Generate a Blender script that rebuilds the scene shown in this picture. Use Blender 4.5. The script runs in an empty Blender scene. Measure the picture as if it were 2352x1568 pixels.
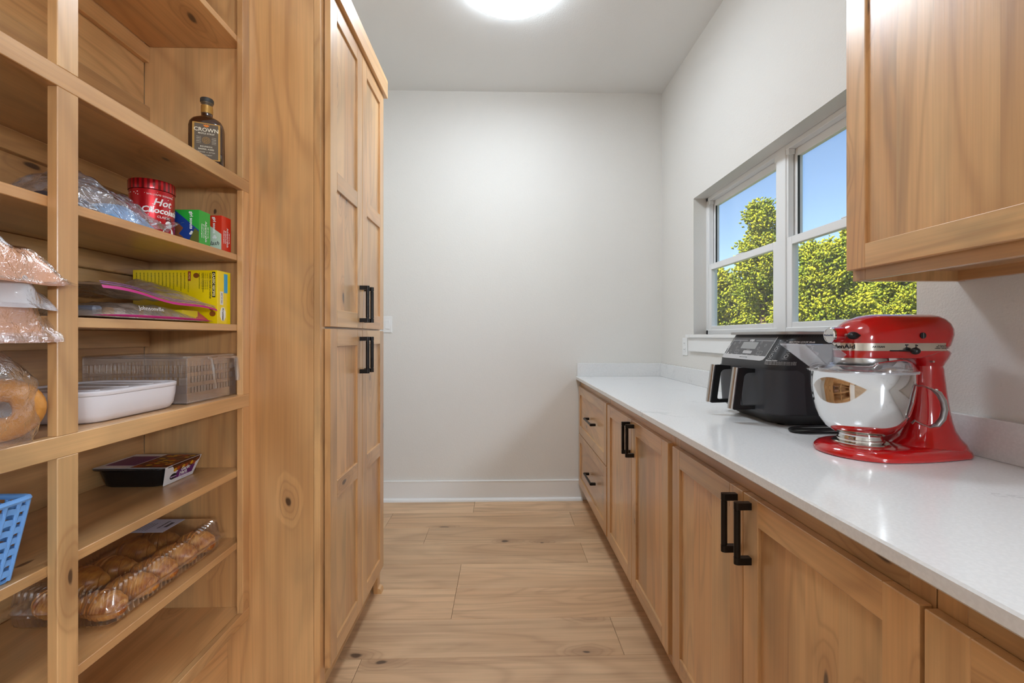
import bpy, bmesh, math, random
import numpy as np
from mathutils import Vector, Matrix, noise

random.seed(7)
SC = bpy.context.scene
COL = SC.collection
PI = math.pi

def lin(c):
    c = c / 255.0
    return c / 12.92 if c <= 0.04045 else ((c + 0.055) / 1.055) ** 2.4
def rgb(r, g, b):
    return (lin(r), lin(g), lin(b), 1.0)

# ------------------------------------------------------------------ camera
F = 1020.0                       # focal length in pixels of the 2352 px wide frame
CAMZ = 1.2214
YAW = 0.02255
cd = bpy.data.cameras.new('camera')
cam = bpy.data.objects.new('camera', cd)
COL.objects.link(cam)
cam.location = (0, 0, CAMZ)
cam.rotation_euler = (PI / 2, 0, -YAW)
cd.sensor_width = 36.0
cd.lens = F * 36.0 / 2352.0
cd.shift_y = -11.7 / 2352.0
cd.clip_start = 0.02
cd.clip_end = 400
SC.camera = cam

# ------------------------------------------------------------------ world, sun, exposure
world = bpy.data.worlds.new('world')
SC.world = world
world.use_nodes = True
wn = world.node_tree.nodes
wl = world.node_tree.links
for n in list(wn):
    wn.remove(n)
w_out = wn.new('ShaderNodeOutputWorld')
w_bg = wn.new('ShaderNodeBackground')
sky = wn.new('ShaderNodeTexSky')
sky.sky_type = 'NISHITA'
sky.sun_disc = False
sky.sun_elevation = math.radians(48)
sky.sun_rotation = math.radians(235)
sky.altitude = 200
sky.air_density = 1.0
sky.dust_density = 0.3
sky.ozone_density = 2.2
w_bg.inputs['Strength'].default_value = 0.20
wl.new(sky.outputs['Color'], w_bg.inputs['Color'])
wl.new(w_bg.outputs['Background'], w_out.inputs['Surface'])

sun_d = bpy.data.lights.new('sun', 'SUN')
sun_d.energy = 13.0
sun_d.angle = 0.01
sun_d.color = (1.0, 0.95, 0.86)
sun_o = bpy.data.objects.new('sun', sun_d)
COL.objects.link(sun_o)
sun_o.rotation_euler = Vector((0.62, 0.30, -0.72)).to_track_quat('-Z', 'Y').to_euler()

LAMPCOL = (0.79, 0.89, 1.0, 1.0)
KFILL = 76.0                     # radiance of the fill globes added behind the camera
LAMP = 43.0                      # radiance of the ceiling lamp's diffuser; the added fill lamp takes a share
SC.view_settings.view_transform = 'Standard'
SC.view_settings.look = 'None'
SC.view_settings.gamma = 1.0
SC.view_settings.use_curve_mapping = False
SC.view_settings.exposure = 0.0

# ------------------------------------------------------------------ mesh helpers
ORG = {}

def chamfer_box(x0, x1, y0, y1, z0, z1, b):
    L = ((x0, x1), (y0, y1), (z0, z1))
    V = []
    idx = {}
    for sx in (0, 1):
        for sy in (0, 1):
            for sz in (0, 1):
                s = (sx, sy, sz)
                for a in range(3):
                    p = []
                    for k in range(3):
                        v = L[k][s[k]]
                        if k != a:
                            v += b if s[k] == 0 else -b
                        p.append(v)
                    idx[(s, a)] = len(V)
                    V.append(tuple(p))
    Fc = []
    for a in range(3):
        o = [k for k in range(3) if k != a]
        for s in (0, 1):
            q = []
            for (p, r) in ((0, 0), (1, 0), (1, 1), (0, 1)):
                c = [0, 0, 0]
                c[a] = s
                c[o[0]] = p
                c[o[1]] = r
                q.append(idx[(tuple(c), a)])
            Fc.append(q)
        for p in (0, 1):
            for r in (0, 1):
                c0 = [0, 0, 0]
                c1 = [0, 0, 0]
                c1[a] = 1
                for c in (c0, c1):
                    c[o[0]] = p
                    c[o[1]] = r
                Fc.append([idx[(tuple(c0), o[0])], idx[(tuple(c1), o[0])], idx[(tuple(c1), o[1])], idx[(tuple(c0), o[1])]])
    for sx in (0, 1):
        for sy in (0, 1):
            for sz in (0, 1):
                s = (sx, sy, sz)
                Fc.append([idx[(s, 0)], idx[(s, 1)], idx[(s, 2)]])
    return V, Fc

class MB:
    def __init__(self):
        self.v = []
        self.f = []
        self.m = []
    def add(self, V, Fc, mi=0):
        o = len(self.v)
        self.v += [tuple(p) for p in V]
        for i, f in enumerate(Fc):
            self.f.append([k + o for k in f])
            self.m.append(mi[i] if isinstance(mi, (list, tuple)) else mi)
        return self
    def box(self, x0, x1, y0, y1, z0, z1, mi=0, b=0.0):
        if x1 < x0: x0, x1 = x1, x0
        if y1 < y0: y0, y1 = y1, y0
        if z1 < z0: z0, z1 = z1, z0
        if b > 0:
            b = min(b, (x1 - x0) * .45, (y1 - y0) * .45, (z1 - z0) * .45)
            V, Fc = chamfer_box(x0, x1, y0, y1, z0, z1, b)
        else:
            V = [(x, y, z) for x in (x0, x1) for y in (y0, y1) for z in (z0, z1)]
            Fc = [(0, 1, 3, 2), (4, 6, 7, 5), (0, 4, 5, 1), (2, 3, 7, 6), (0, 2, 6, 4), (1, 5, 7, 3)]
        return self.add(V, Fc, mi)
    def loft(self, rings, cap0=True, cap1=True, closed=True, mi=0):
        n = len(rings[0])
        V = [p for r in rings for p in r]
        Fc = []
        m = n if closed else n - 1
        for i in range(len(rings) - 1):
            for j in range(m):
                k = (j + 1) % n
                Fc.append((i * n + j, i * n + k, (i + 1) * n + k, (i + 1) * n + j))
        if cap0: Fc.append(tuple(range(n - 1, -1, -1)))
        if cap1: Fc.append(tuple(range((len(rings) - 1) * n, len(rings) * n)))
        return self.add(V, Fc, mi)
    def tube(self, path, r, seg=10, closed=False, mi=0, sx=1.0):
        P = [Vector(p) for p in path]
        n = len(P)
        rs = r if isinstance(r, (list, tuple)) else [r] * n
        rings = []
        prev = None
        for i in range(n):
            if closed:
                t = (P[(i + 1) % n] - P[i - 1])
            else:
                t = P[min(i + 1, n - 1)] - P[max(i - 1, 0)]
            t.normalize()
            if prev is None:
                u = t.cross(Vector((0, 0, 1)))
                if u.length < 1e-3: u = t.cross(Vector((1, 0, 0)))
            else:
                u = prev - t * prev.dot(t)
            u.normalize()
            prev = u
            w = t.cross(u)
            rings.append([tuple(P[i] + (u * math.cos(2 * PI * k / seg) * sx + w * math.sin(2 * PI * k / seg)) * rs[i]) for k in range(seg)])
        if closed:
            rings.append(rings[0])
            return self.loft(rings, False, False, True, mi)
        return self.loft(rings, True, True, True, mi)
    def lathe(self, prof, cx=0, cy=0, seg=40, mi=0, cap0=False, cap1=False):
        rings = [[(cx + r * math.cos(2 * PI * k / seg), cy + r * math.sin(2 * PI * k / seg), z) for k in range(seg)] for (r, z) in prof]
        return self.loft(rings, cap0, cap1, True, mi)
    def prism(self, poly, axis, c0, c1, mi=0):
        def P(a, b, c):
            return (c, a, b) if axis == 0 else ((a, c, b) if axis == 1 else (a, b, c))
        return self.loft([[P(a, b, c0) for a, b in poly], [P(a, b, c1) for a, b in poly]], True, True, True, mi)
    def grid(self, fn, nu, nv, mi=0, wrap=False):
        V = [fn(i / (nu - 1), j / (nv - 1)) for i in range(nu) for j in range(nv)]
        Fc = [(i * nv + j, (i + 1) * nv + j, (i + 1) * nv + j + 1, i * nv + j + 1) for i in range(nu - 1) for j in range(nv - 1)]
        return self.add(V, Fc, mi)
    def sphere(self, c, r, seg=14, rings=9, mi=0):
        rx, ry, rz = r if isinstance(r, (list, tuple)) else (r, r, r)
        R = []
        for i in range(rings + 1):
            a = -PI / 2 + PI * i / rings
            q = max(math.cos(a), 0.002)
            R.append([(c[0] + rx * q * math.cos(2 * PI * k / seg), c[1] + ry * q * math.sin(2 * PI * k / seg), c[2] + rz * math.sin(a)) for k in range(seg)])
        return self.loft(R, True, True, True, mi)
    def xform(self, fn):
        self.v = [tuple(fn(*p)) for p in self.v]
        return self
    def build(self, name, mats, parent=None, org=None, smooth=35, props=None):
        if not isinstance(mats, (list, tuple)): mats = [mats]
        A = np.array(self.v, dtype=float)
        if org is None:
            org = tuple(ORG[parent.name]) if parent is not None else (0, 0, 0)
        elif org == 'c':
            org = tuple((A.min(0) + A.max(0)) / 2)
        elif org == 'b':
            c = (A.min(0) + A.max(0)) / 2
            org = (c[0], c[1], A[:, 2].min())
        A = A - np.array(org)
        me = bpy.data.meshes.new(name)
        me.from_pydata(A.tolist(), [], self.f)
        for m in mats: me.materials.append(m)
        if len(mats) > 1: me.polygons.foreach_set('material_index', self.m)
        bm = bmesh.new()
        bm.from_mesh(me)
        bmesh.ops.recalc_face_normals(bm, faces=bm.faces)
        bm.to_mesh(me)
        bm.free()
        if smooth:
            me.polygons.foreach_set('use_smooth', [True] * len(me.polygons))
            me.set_sharp_from_angle(angle=math.radians(smooth))
        me.update()
        o = bpy.data.objects.new(name, me)
        COL.objects.link(o)
        if parent is not None:
            o.parent = parent
            o.location = Vector(org) - Vector(ORG[parent.name])
        else:
            o.location = org
        ORG[o.name] = Vector(org)
        if props: tag(o, **props)
        return o

def tag(o, label=None, cat=None, group=None, kind=None):
    if label: o['label'] = label
    if cat: o['category'] = cat
    if group: o['group'] = group
    if kind: o['kind'] = kind
    return o

def thing(name, loc, label, cat, group=None, rotz=0.0, local=False):
    o = bpy.data.objects.new(name, None)
    o.empty_display_size = 0.05
    COL.objects.link(o)
    o.location = loc
    o.rotation_euler = (0, 0, rotz)
    ORG[o.name] = Vector((0, 0, 0)) if local else Vector(loc)
    return tag(o, label, cat, group)

def struct(name, mb, mats, parent=None, org=None, smooth=35):
    o = mb.build(name, mats, parent, org, smooth)
    if parent is None: o['kind'] = 'structure'
    return o

def text_mb(s, size, right, up, origin, depth=0.0004, align='CENTER', bold=0.0, sx=1.0, shear=0.0, space=1.0):
    """text as a mesh collected in an MB; right/up are world vectors, origin = anchor (vertically centred)."""
    cu = bpy.data.curves.new('txt', 'FONT')
    cu.body = s
    cu.size = size
    cu.extrude = depth / 2
    cu.resolution_u = 2
    cu.offset = bold
    cu.shear = shear
    cu.space_character = space
    cu.align_x = align
    cu.align_y = 'CENTER'
    ob = bpy.data.objects.new('txt', cu)
    COL.objects.link(ob)
    bpy.context.view_layer.update()
    me = bpy.data.meshes.new_from_object(ob.evaluated_get(bpy.context.evaluated_depsgraph_get()))
    r = Vector(right).normalized()
    u = Vector(up).normalized()
    n = r.cross(u)
    o = Vector(origin)
    mb = MB()
    V = [o + r * (v.co.x * sx) + u * v.co.y + n * (v.co.z + depth / 2) for v in me.vertices]
    mb.add(V, [list(p.vertices) for p in me.polygons])
    bpy.data.objects.remove(ob)
    bpy.data.curves.remove(cu)
    bpy.data.meshes.remove(me)
    return mb

def join(*mbs):
    r = MB()
    for m in mbs:
        o = len(r.v)
        r.v += m.v
        r.f += [[k + o for k in f] for f in m.f]
        r.m += m.m
    return r

def plate(right, up, origin, w, h, depth=0.0005, mi=0, rad=0.0, n=5):
    """thin flat plate lying on a surface: a rounded rectangle in the (right, up) plane"""
    r = Vector(right).normalized(); u = Vector(up).normalized(); nn = r.cross(u); o = Vector(origin)
    pts = []
    rad = min(rad, w / 2 - 1e-5, h / 2 - 1e-5)
    if rad <= 0:
        pts = [(-w / 2, -h / 2), (w / 2, -h / 2), (w / 2, h / 2), (-w / 2, h / 2)]
    else:
        for (cx, cy, a0) in ((w / 2 - rad, -h / 2 + rad, -PI / 2), (w / 2 - rad, h / 2 - rad, 0), (-w / 2 + rad, h / 2 - rad, PI / 2), (-w / 2 + rad, -h / 2 + rad, PI)):
            for k in range(n + 1):
                a = a0 + PI / 2 * k / n
                pts.append((cx + rad * math.cos(a), cy + rad * math.sin(a)))
    mb = MB()
    mb.loft([[tuple(o + r * a + u * b) for a, b in pts], [tuple(o + r * a + u * b + nn * depth) for a, b in pts]], mi=mi)
    return mb

def poly_plate(right, up, origin, pts, depth=0.0005, mi=0):
    r = Vector(right).normalized(); u = Vector(up).normalized(); nn = r.cross(u); o = Vector(origin)
    mb = MB()
    mb.loft([[tuple(o + r * a + u * b) for a, b in pts], [tuple(o + r * a + u * b + nn * depth) for a, b in pts]], mi=mi)
    return mb

def rrect(x0, x1, y0, y1, r, z, n=6):
    pts = []
    for (cx, cy, a0) in ((x1 - r, y1 - r, 0), (x0 + r, y1 - r, PI / 2), (x0 + r, y0 + r, PI), (x1 - r, y0 + r, 1.5 * PI)):
        for k in range(n + 1):
            a = a0 + PI / 2 * k / n
            pts.append((cx + r * math.cos(a), cy + r * math.sin(a), z))
    return pts

# ------------------------------------------------------------------ materials
def new_mat(name):
    m = bpy.data.materials.new(name)
    m.use_nodes = True
    nt = m.node_tree
    for n in list(nt.nodes): nt.nodes.remove(n)
    out = nt.nodes.new('ShaderNodeOutputMaterial')
    return m, nt, out

def plain(name, col, rough=0.5, metal=0.0, spec=0.5, coat=0.0, bump=None, emis=None, trans=0.0, ior=1.45, alpha=1.0, vary=0.0, vscale=9.0):
    m, nt, out = new_mat(name)
    b = nt.nodes.new('ShaderNodeBsdfPrincipled')
    b.inputs['Base Color'].default_value = col
    b.inputs['Roughness'].default_value = rough
    b.inputs['Metallic'].default_value = metal
    b.inputs['Specular IOR Level'].default_value = spec
    b.inputs['Coat Weight'].default_value = coat
    b.inputs['Coat Roughness'].default_value = 0.05
    b.inputs['Transmission Weight'].default_value = trans
    b.inputs['IOR'].default_value = ior
    b.inputs['Alpha'].default_value = alpha
    if emis:
        b.inputs['Emission Color'].default_value = emis[0]
        b.inputs['Emission Strength'].default_value = emis[1]
    if vary or bump:
        tc = nt.nodes.new('ShaderNodeTexCoord')
    if vary:
        nz = nt.nodes.new('ShaderNodeTexNoise')
        nz.inputs['Scale'].default_value = vscale
        nz.inputs['Detail'].default_value = 4.0
        nt.links.new(tc.outputs['Object'], nz.inputs['Vector'])
        mx = nt.nodes.new('ShaderNodeMix')
        mx.data_type = 'RGBA'
        mx.inputs[6].default_value = tuple(c * (1 - vary) for c in col[:3]) + (1,)
        mx.inputs[7].default_value = tuple(min(1, c * (1 + vary)) for c in col[:3]) + (1,)
        nt.links.new(nz.outputs['Fac'], mx.inputs[0])
        nt.links.new(mx.outputs[2], b.inputs['Base Color'])
    if bump:
        nz = nt.nodes.new('ShaderNodeTexNoise')
        nz.inputs['Scale'].default_value = bump[0]
        nz.inputs['Detail'].default_value = 3.0
        nt.links.new(tc.outputs['Object'], nz.inputs['Vector'])
        bp = nt.nodes.new('ShaderNodeBump')
        bp.inputs['Strength'].default_value = bump[1]
        bp.inputs['Distance'].default_value = bump[2]
        nt.links.new(nz.outputs['Fac'], bp.inputs['Height'])
        nt.links.new(bp.outputs['Normal'], b.inputs['Normal'])
    nt.links.new(b.outputs[0], out.inputs['Surface'])
    return m

class NB:
    """tiny node builder"""
    def __init__(self, nt):
        self.nt = nt
    def n(self, t, **kw):
        nd = self.nt.nodes.new(t)
        for k, v in kw.items(): setattr(nd, k, v)
        return nd
    def l(self, a, b): self.nt.links.new(a, b)
    def math(self, op, a, b=None, clamp=False):
        nd = self.n('ShaderNodeMath', operation=op, use_clamp=clamp)
        for i, x in enumerate((a, b)):
            if x is None: continue
            if isinstance(x, (int, float)): nd.inputs[i].default_value = x
            else: self.l(x, nd.inputs[i])
        return nd.outputs[0]
    def noise(self, vec, scale, detail=2.0, rough=0.5, dist=0.0):
        nd = self.n('ShaderNodeTexNoise')
        nd.inputs['Scale'].default_value = scale
        nd.inputs['Detail'].default_value = detail
        nd.inputs['Roughness'].default_value = rough
        nd.inputs['Distortion'].default_value = dist
        self.l(vec, nd.inputs['Vector'])
        return nd.outputs['Fac']
    def mapping(self, vec, scale):
        nd = self.n('ShaderNodeMapping')
        nd.inputs['Scale'].default_value = scale
        self.l(vec, nd.inputs['Vector'])
        return nd.outputs[0]
    def rng(self, v, a, b, c=0.0, d=1.0):
        nd = self.n('ShaderNodeMapRange')
        nd.interpolation_type = 'SMOOTHSTEP'
        nd.inputs[1].default_value = a
        nd.inputs[2].default_value = b
        nd.inputs[3].default_value = c
        nd.inputs[4].default_value = d
        self.l(v, nd.inputs[0])
        return nd.outputs[0]
    def mix(self, f, a, b, mode='MIX'):
        nd = self.n('ShaderNodeMix', data_type='RGBA', blend_type=mode)
        for i, x in ((0, f), (6, a), (7, b)):
            if isinstance(x, (int, float)): nd.inputs[i].default_value = x
            elif isinstance(x, tuple): nd.inputs[i].default_value = x
            else: self.l(x, nd.inputs[i])
        return nd.outputs[2]

def wood(name, axis, light, mid, dark, knot=rgb(62, 38, 24), grey=rgb(132, 108, 76), rough=0.36, kscale=3.1, kfreq=0.5, floorlike=False, greyamt=0.62, vary=0.24, ringamt=0.30, coat=0.8, streak=0.13):
    m, nt, out = new_mat(name)
    B = NB(nt)
    tc = B.n('ShaderNodeTexCoord')
    oi = B.n('ShaderNodeObjectInfo')
    cmb = B.n('ShaderNodeCombineXYZ')
    B.l(B.math('MULTIPLY', oi.outputs['Random'], 61.7), cmb.inputs[0])
    B.l(B.math('MULTIPLY', oi.outputs['Random'], 37.3), cmb.inputs[1])
    B.l(B.math('MULTIPLY', oi.outputs['Random'], 83.9), cmb.inputs[2])
    va = B.n('ShaderNodeVectorMath', operation='ADD')
    B.l(tc.outputs['Object'], va.inputs[0])
    B.l(cmb.outputs[0], va.inputs[1])
    P = va.outputs[0]
    def S(across, along):
        s = [across] * 3
        s[axis] = along
        return tuple(s)
    # knots
    sp = B.n('ShaderNodeSeparateXYZ')
    B.l(P, sp.inputs[0])
    oth = [k for k in range(3) if k != axis]
    c2 = B.n('ShaderNodeCombineXYZ')
    B.l(B.math('ADD', sp.outputs[oth[0]], sp.outputs[oth[1]]), c2.inputs[0])
    B.l(B.math('MULTIPLY', sp.outputs[axis], 0.42), c2.inputs[1])
    Pk = c2.outputs[0]
    # slight warp for knot shape
    wn_ = B.n('ShaderNodeTexNoise')
    wn_.inputs['Scale'].default_value = 14
    B.l(Pk, wn_.inputs['Vector'])
    vs = B.n('ShaderNodeVectorMath', operation='SCALE')
    vs.inputs['Scale'].default_value = 0.035
    B.l(wn_.outputs['Color'], vs.inputs[0])
    va2 = B.n('ShaderNodeVectorMath', operation='ADD')
    B.l(Pk, va2.inputs[0])
    B.l(vs.outputs[0], va2.inputs[1])
    vo = B.n('ShaderNodeTexVoronoi', voronoi_dimensions='2D')
    vo.inputs['Scale'].default_value = kscale
    B.l(va2.outputs[0], vo.inputs['Vector'])
    sep = B.n('ShaderNodeSeparateColor')
    B.l(vo.outputs['Color'], sep.inputs[0])
    pres = B.math('LESS_THAN', sep.outputs[0], kfreq)
    size = B.math('ADD', B.math('MULTIPLY', sep.outputs[1], 0.035), 0.018)
    d = vo.outputs['Distance']
    kd = B.math('DIVIDE', d, size)
    kmask = B.math('MULTIPLY', B.rng(kd, 0.55, 1.15, 1.0, 0.0), pres)
    khalo = B.math('MULTIPLY', B.rng(d, 0.02, 0.2, 1.0, 0.0), pres)
    # cathedral grain
    Pg = B.mapping(P, S(1.0, 0.17))
    n1 = B.noise(Pg, 3.5, 1.5, 0.4, 1.0)
    rc = B.math('ADD', B.math('MULTIPLY', n1, 9.0), B.math('MULTIPLY', khalo, 2.6))
    ring = B.math('ADD', B.math('MULTIPLY', B.math('SINE', B.math('MULTIPLY', rc, 6.283)), 0.5), 0.5)
    ring = B.math('POWER', ring, 4.0)
    # fine pores
    Pf = B.mapping(P, S(1.0, 0.018))
    n2 = B.noise(Pf, 150.0, 2.0, 0.6)
    Pm = B.mapping(P, S(1.0, 0.05))
    n5 = B.noise(Pm, 34.0, 2.0, 0.55)
    # blotches of stain
    n3 = B.noise(B.mapping(P, S(1.0, 0.3)), 3.4, 3.0, 0.5, 0.4)
    n4 = B.noise(B.mapping(P, S(1.0, 0.33)), 5.2, 3.0, 0.55, 0.8)
    base = B.mix(B.rng(n3, 0.3, 0.72), light, mid)
    base = B.mix(B.math('MULTIPLY', B.rng(n4, 0.5, 0.74), greyamt), base, grey)
    base = B.mix(B.math('MULTIPLY', ring, ringamt), base, dark)
    base = B.mix(B.math('MULTIPLY', B.rng(n5, 0.42, 0.75), streak), base, dark)
    base = B.mix(B.math('MULTIPLY', khalo, 0.45), base, dark)
    base = B.mix(B.math('MULTIPLY', kmask, 0.92), base, knot)
    br = B.math('ADD', B.math('MULTIPLY', oi.outputs['Random'], vary), 1.0 - vary / 2)
    fg = B.math('MULTIPLY', B.rng(n2, 0.25, 0.75, 1.05, 0.92), br)
    cc = B.n('ShaderNodeCombineColor')
    for i in range(3): B.l(fg, cc.inputs[i])
    base = B.mix(1.0, base, cc.outputs[0], 'MULTIPLY')
    b = B.n('ShaderNodeBsdfPrincipled')
    B.l(base, b.inputs['Base Color'])
    b.inputs['Roughness'].default_value = rough
    b.inputs['Specular IOR Level'].default_value = 0.5
    b.inputs['Coat Weight'].default_value = coat
    b.inputs['Coat Roughness'].default_value = 0.28
    bp = B.n('ShaderNodeBump')
    bp.inputs['Strength'].default_value = 0.12
    bp.inputs['Distance'].default_value = 0.002
    B.l(n2, bp.inputs['Height'])
    B.l(bp.outputs[0], b.inputs['Normal'])
    B.l(b.outputs[0], out.inputs['Surface'])
    return m

AL = dict(light=rgb(220, 175, 120), mid=rgb(200, 146, 91), dark=rgb(146, 97, 55), grey=rgb(158, 130, 92), kscale=4.0, kfreq=0.6)
W = [wood('alder_grain_' + 'xyz'[a], a, **AL) for a in range(3)]
FLK = wood('floor_plank_vinyl', 0, light=rgb(224, 188, 148), mid=rgb(206, 166, 126), dark=rgb(146, 110, 80), knot=rgb(84, 62, 46), grey=rgb(164, 130, 96), rough=0.42, kscale=3.6, kfreq=0.42, greyamt=0.4, vary=0.16, ringamt=0.24, coat=0.1, streak=0.34)

WALL = plain('wall_paint', rgb(229, 226, 220), 0.9, spec=0.2, bump=(190.0, 0.35, 0.004))
CEIL = plain('ceiling_paint', rgb(236, 235, 232), 0.95, spec=0.1, bump=(150.0, 0.25, 0.004))
TRIM = plain('trim_paint', rgb(238, 238, 236), 0.35, spec=0.4)
VINYL = plain('white_vinyl', rgb(240, 241, 240), 0.3, spec=0.4)
DARKGAP = plain('dark_gasket', rgb(60, 60, 58), 0.6)
BLACKM = plain('black_handle_metal', rgb(34, 30, 28), 0.32, metal=0.6, spec=0.5)
EXTW = plain('outside_render', rgb(190, 185, 176), 0.9, vary=0.05)

def quartz():
    m, nt, out = new_mat('white_quartz')
    B = NB(nt)
    tc = B.n('ShaderNodeTexCoord')
    P = tc.outputs['Object']
    v = B.noise(P, 2.3, 6.0, 0.6, 1.2)
    vein = B.rng(B.math('ABSOLUTE', B.math('SUBTRACT', v, 0.5)), 0.0, 0.012, 1.0, 0.0)
    patch = B.rng(B.noise(P, 3.0, 2.0), 0.5, 0.66)
    vein = B.math('MULTIPLY', vein, patch)
    sp = B.rng(B.noise(P, 160.0, 2.0), 0.35, 0.7)
    base = B.mix(sp, rgb(229, 229, 228), rgb(235, 235, 234))
    base = B.mix(B.math('MULTIPLY', vein, 0.45), base, rgb(182, 182, 183))
    b = B.n('ShaderNodeBsdfPrincipled')
    B.l(base, b.inputs['Base Color'])
    b.inputs['Roughness'].default_value = 0.14
    B.l(b.outputs[0], out.inputs['Surface'])
    return m
QUARTZ = quartz()

def clear(name, tint=(0.96, 0.96, 0.97), rough=0.05, ior=1.45, milk=0.0, milkcol=(0.85, 0.86, 0.9), bump=None, boost=1.0):
    """thin clear sheet: straight-through transmission plus Fresnel reflection and a little scatter"""
    m, nt, out = new_mat(name)
    B = NB(nt)
    t = B.n('ShaderNodeBsdfTransparent')
    t.inputs[0].default_value = tint + (1,)
    g = B.n('ShaderNodeBsdfGlossy')
    g.inputs['Roughness'].default_value = rough
    g.inputs[0].default_value = (1, 1, 1, 1)
    fr = B.n('ShaderNodeLayerWeight')
    fr.inputs['Blend'].default_value = 0.5
    f0 = ((ior - 1) / (ior + 1)) ** 2
    if bump:
        tc = B.n('ShaderNodeTexCoord')
        nz = B.noise(tc.outputs['Object'], bump[0], 4.0, 0.6, 0.6)
        bp = B.n('ShaderNodeBump')
        bp.inputs['Strength'].default_value = bump[1]
        bp.inputs['Distance'].default_value = bump[2]
        B.l(nz, bp.inputs['Height'])
        B.l(bp.outputs[0], g.inputs['Normal'])
        B.l(bp.outputs[0], fr.inputs['Normal'])
    base = t.outputs[0]
    if milk > 0:
        df = B.n('ShaderNodeBsdfDiffuse')
        df.inputs[0].default_value = milkcol + (1,)
        mx = B.n('ShaderNodeMixShader')
        mx.inputs[0].default_value = milk
        B.l(base, mx.inputs[1])
        B.l(df.outputs[0], mx.inputs[2])
        base = mx.outputs[0]
    ms = B.n('ShaderNodeMixShader')
    sch = B.math('ADD', B.math('MULTIPLY', B.math('POWER', fr.outputs['Facing'], 5.0), 1 - f0), f0)
    B.l(B.math('MULTIPLY', sch, boost, True), ms.inputs[0])
    B.l(base, ms.inputs[1])
    B.l(g.outputs[0], ms.inputs[2])
    B.l(ms.outputs[0], out.inputs['Surface'])
    return m
GLASS = clear('window_glass', (0.985, 0.99, 0.99), 0.0, 1.45)
PLASTIC = clear('clear_plastic', (0.975, 0.978, 0.985), 0.08, 1.5, 0.02, boost=3.2)
SHIELD = clear('shield_plastic', (0.9, 0.9, 0.92), 0.05, 1.5, 0.16, (0.75, 0.75, 0.78), boost=2.0)
FILM = clear('bag_film', (0.975, 0.975, 0.985), 0.10, 1.5, 0.05, bump=(38.0, 0.9, 0.01), boost=3.0)
FILM2 = clear('zip_film', (0.9, 0.89, 0.9), 0.16, 1.5, 0.42, (0.74, 0.62, 0.52), bump=(25.0, 0.6, 0.01), boost=1.6)
FILMW = clear('frosty_film', (0.9, 0.9, 0.92), 0.2, 1.5, 0.55, (0.82, 0.82, 0.86), bump=(30.0, 0.9, 0.012), boost=1.5)
FILMB = clear('blue_tint_film', (0.90, 0.93, 0.97), 0.12, 1.5, 0.15, (0.68, 0.74, 0.86), bump=(26.0, 0.9, 0.012), boost=2.0)

# ------------------------------------------------------------------ the room
XR, XL, YB, YF, HC = 1.203, -1.16, 3.318, -0.42, 3.048
T = 0.13
# floor: slab and planks running across the aisle
fl = struct('floor', MB().box(XL - T, XR + T, YF - T, YB + T, -0.20, -0.006), DARKGAP)
PW = 0.2317
rnd = random.Random(3)
known = {2.621: -0.463, 2.157: -0.219, 2.389: 0.464, 2.852: 0.47, 1.926: 1.0, 3.084: -0.2, 1.694: -0.75}
k = -13
pk_proto = {}
for r in range(-13, 8):
    y0 = 1.694 + PW * r
    y1 = y0 + PW
    if y1 < YF: continue
    y0c, y1c = max(y0, YF), min(y1, YB)
    if y1c - y0c < 0.01: continue
    js = None
    for kk, vv in known.items():
        if abs(kk - y0) < 0.02: js = vv
    if js is None: js = rnd.uniform(-1.0, 1.0)
    xs = [XL]
    for j in (js - 1.22, js, js + 1.22):
        if XL + 0.08 < j < XR - 0.08: xs.append(j)
    xs.append(XR)
    for a, b_ in zip(xs[:-1], xs[1:]):
        MB().box(a + 0.0006, b_ - 0.0006, y0c + 0.0006, y1c - 0.0006, -0.006, 0.0, b=0.0012).build('plank', FLK, fl, 'c', smooth=0)
struct('ceiling', MB().box(XL - T, XR + T, YF - T, YB + T, HC, HC + 0.25), CEIL)
struct('wall_back', MB().box(XL - T, XR + T, YB, YB + T, 0, HC), WALL)
struct('wall_left', MB().box(XL - T, XL, YF - T, YB, 0, HC), WALL)
# window opening in the right wall
WY0, WY1, WZ0, WZ1 = 1.262, 2.763, 1.233, 2.086
wr = MB()
wr.box(XR, XR + T, YF - T, YB, 0, WZ0)
wr.box(XR, XR + T, YF - T, YB, WZ1, HC)
wr.box(XR, XR + T, YF - T, WY0, WZ0, WZ1)
wr.box(XR, XR + T, WY1, YB, WZ0, WZ1)
struct('wall_right', wr, WALL, smooth=0)
# unseen white kitchen added behind the camera, opened full width to let fill light in
KX0, KX1, KY0 = -3.1, 3.1, -5.6
struct('wall_pantry_end', MB().box(KX0, XL - T, YF - T, YF, 0, HC).box(XR + T, KX1, YF - T, YF, 0, HC), WALL, smooth=0)
struct('wall_kitchen_left', MB().box(KX0 - T, KX0, KY0 - T, YF, 0, HC), WALL)
struct('wall_kitchen_right', MB().box(KX1, KX1 + T, KY0 - T, YF, 0, HC), WALL)
struct('wall_front', MB().box(KX0, KX1, KY0 - T, KY0, 0, HC), WALL)
struct('ceiling_kitchen', MB().box(KX0 - T, KX1 + T, KY0 - T, YF - T, HC, HC + 0.25), CEIL)
struct('floor_kitchen', MB().box(KX0 - T, KX1 + T, KY0 - T, YF - T, -0.2, 0.0), FLK)
dr = MB()
dr.box(-0.44, 0.44, KY0 + 0.002, KY0 + 0.045, 0.01, 2.05, b=0.002)
for (a, b_) in ((0.15, 0.95), (1.08, 1.93)):
    for (c, d) in ((-0.36, -0.04), (0.04, 0.36)):
        dr.box(c, d, KY0 + 0.043, KY0 + 0.053, a, b_, b=0.008)
door1 = struct('door_1', dr, TRIM)
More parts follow.
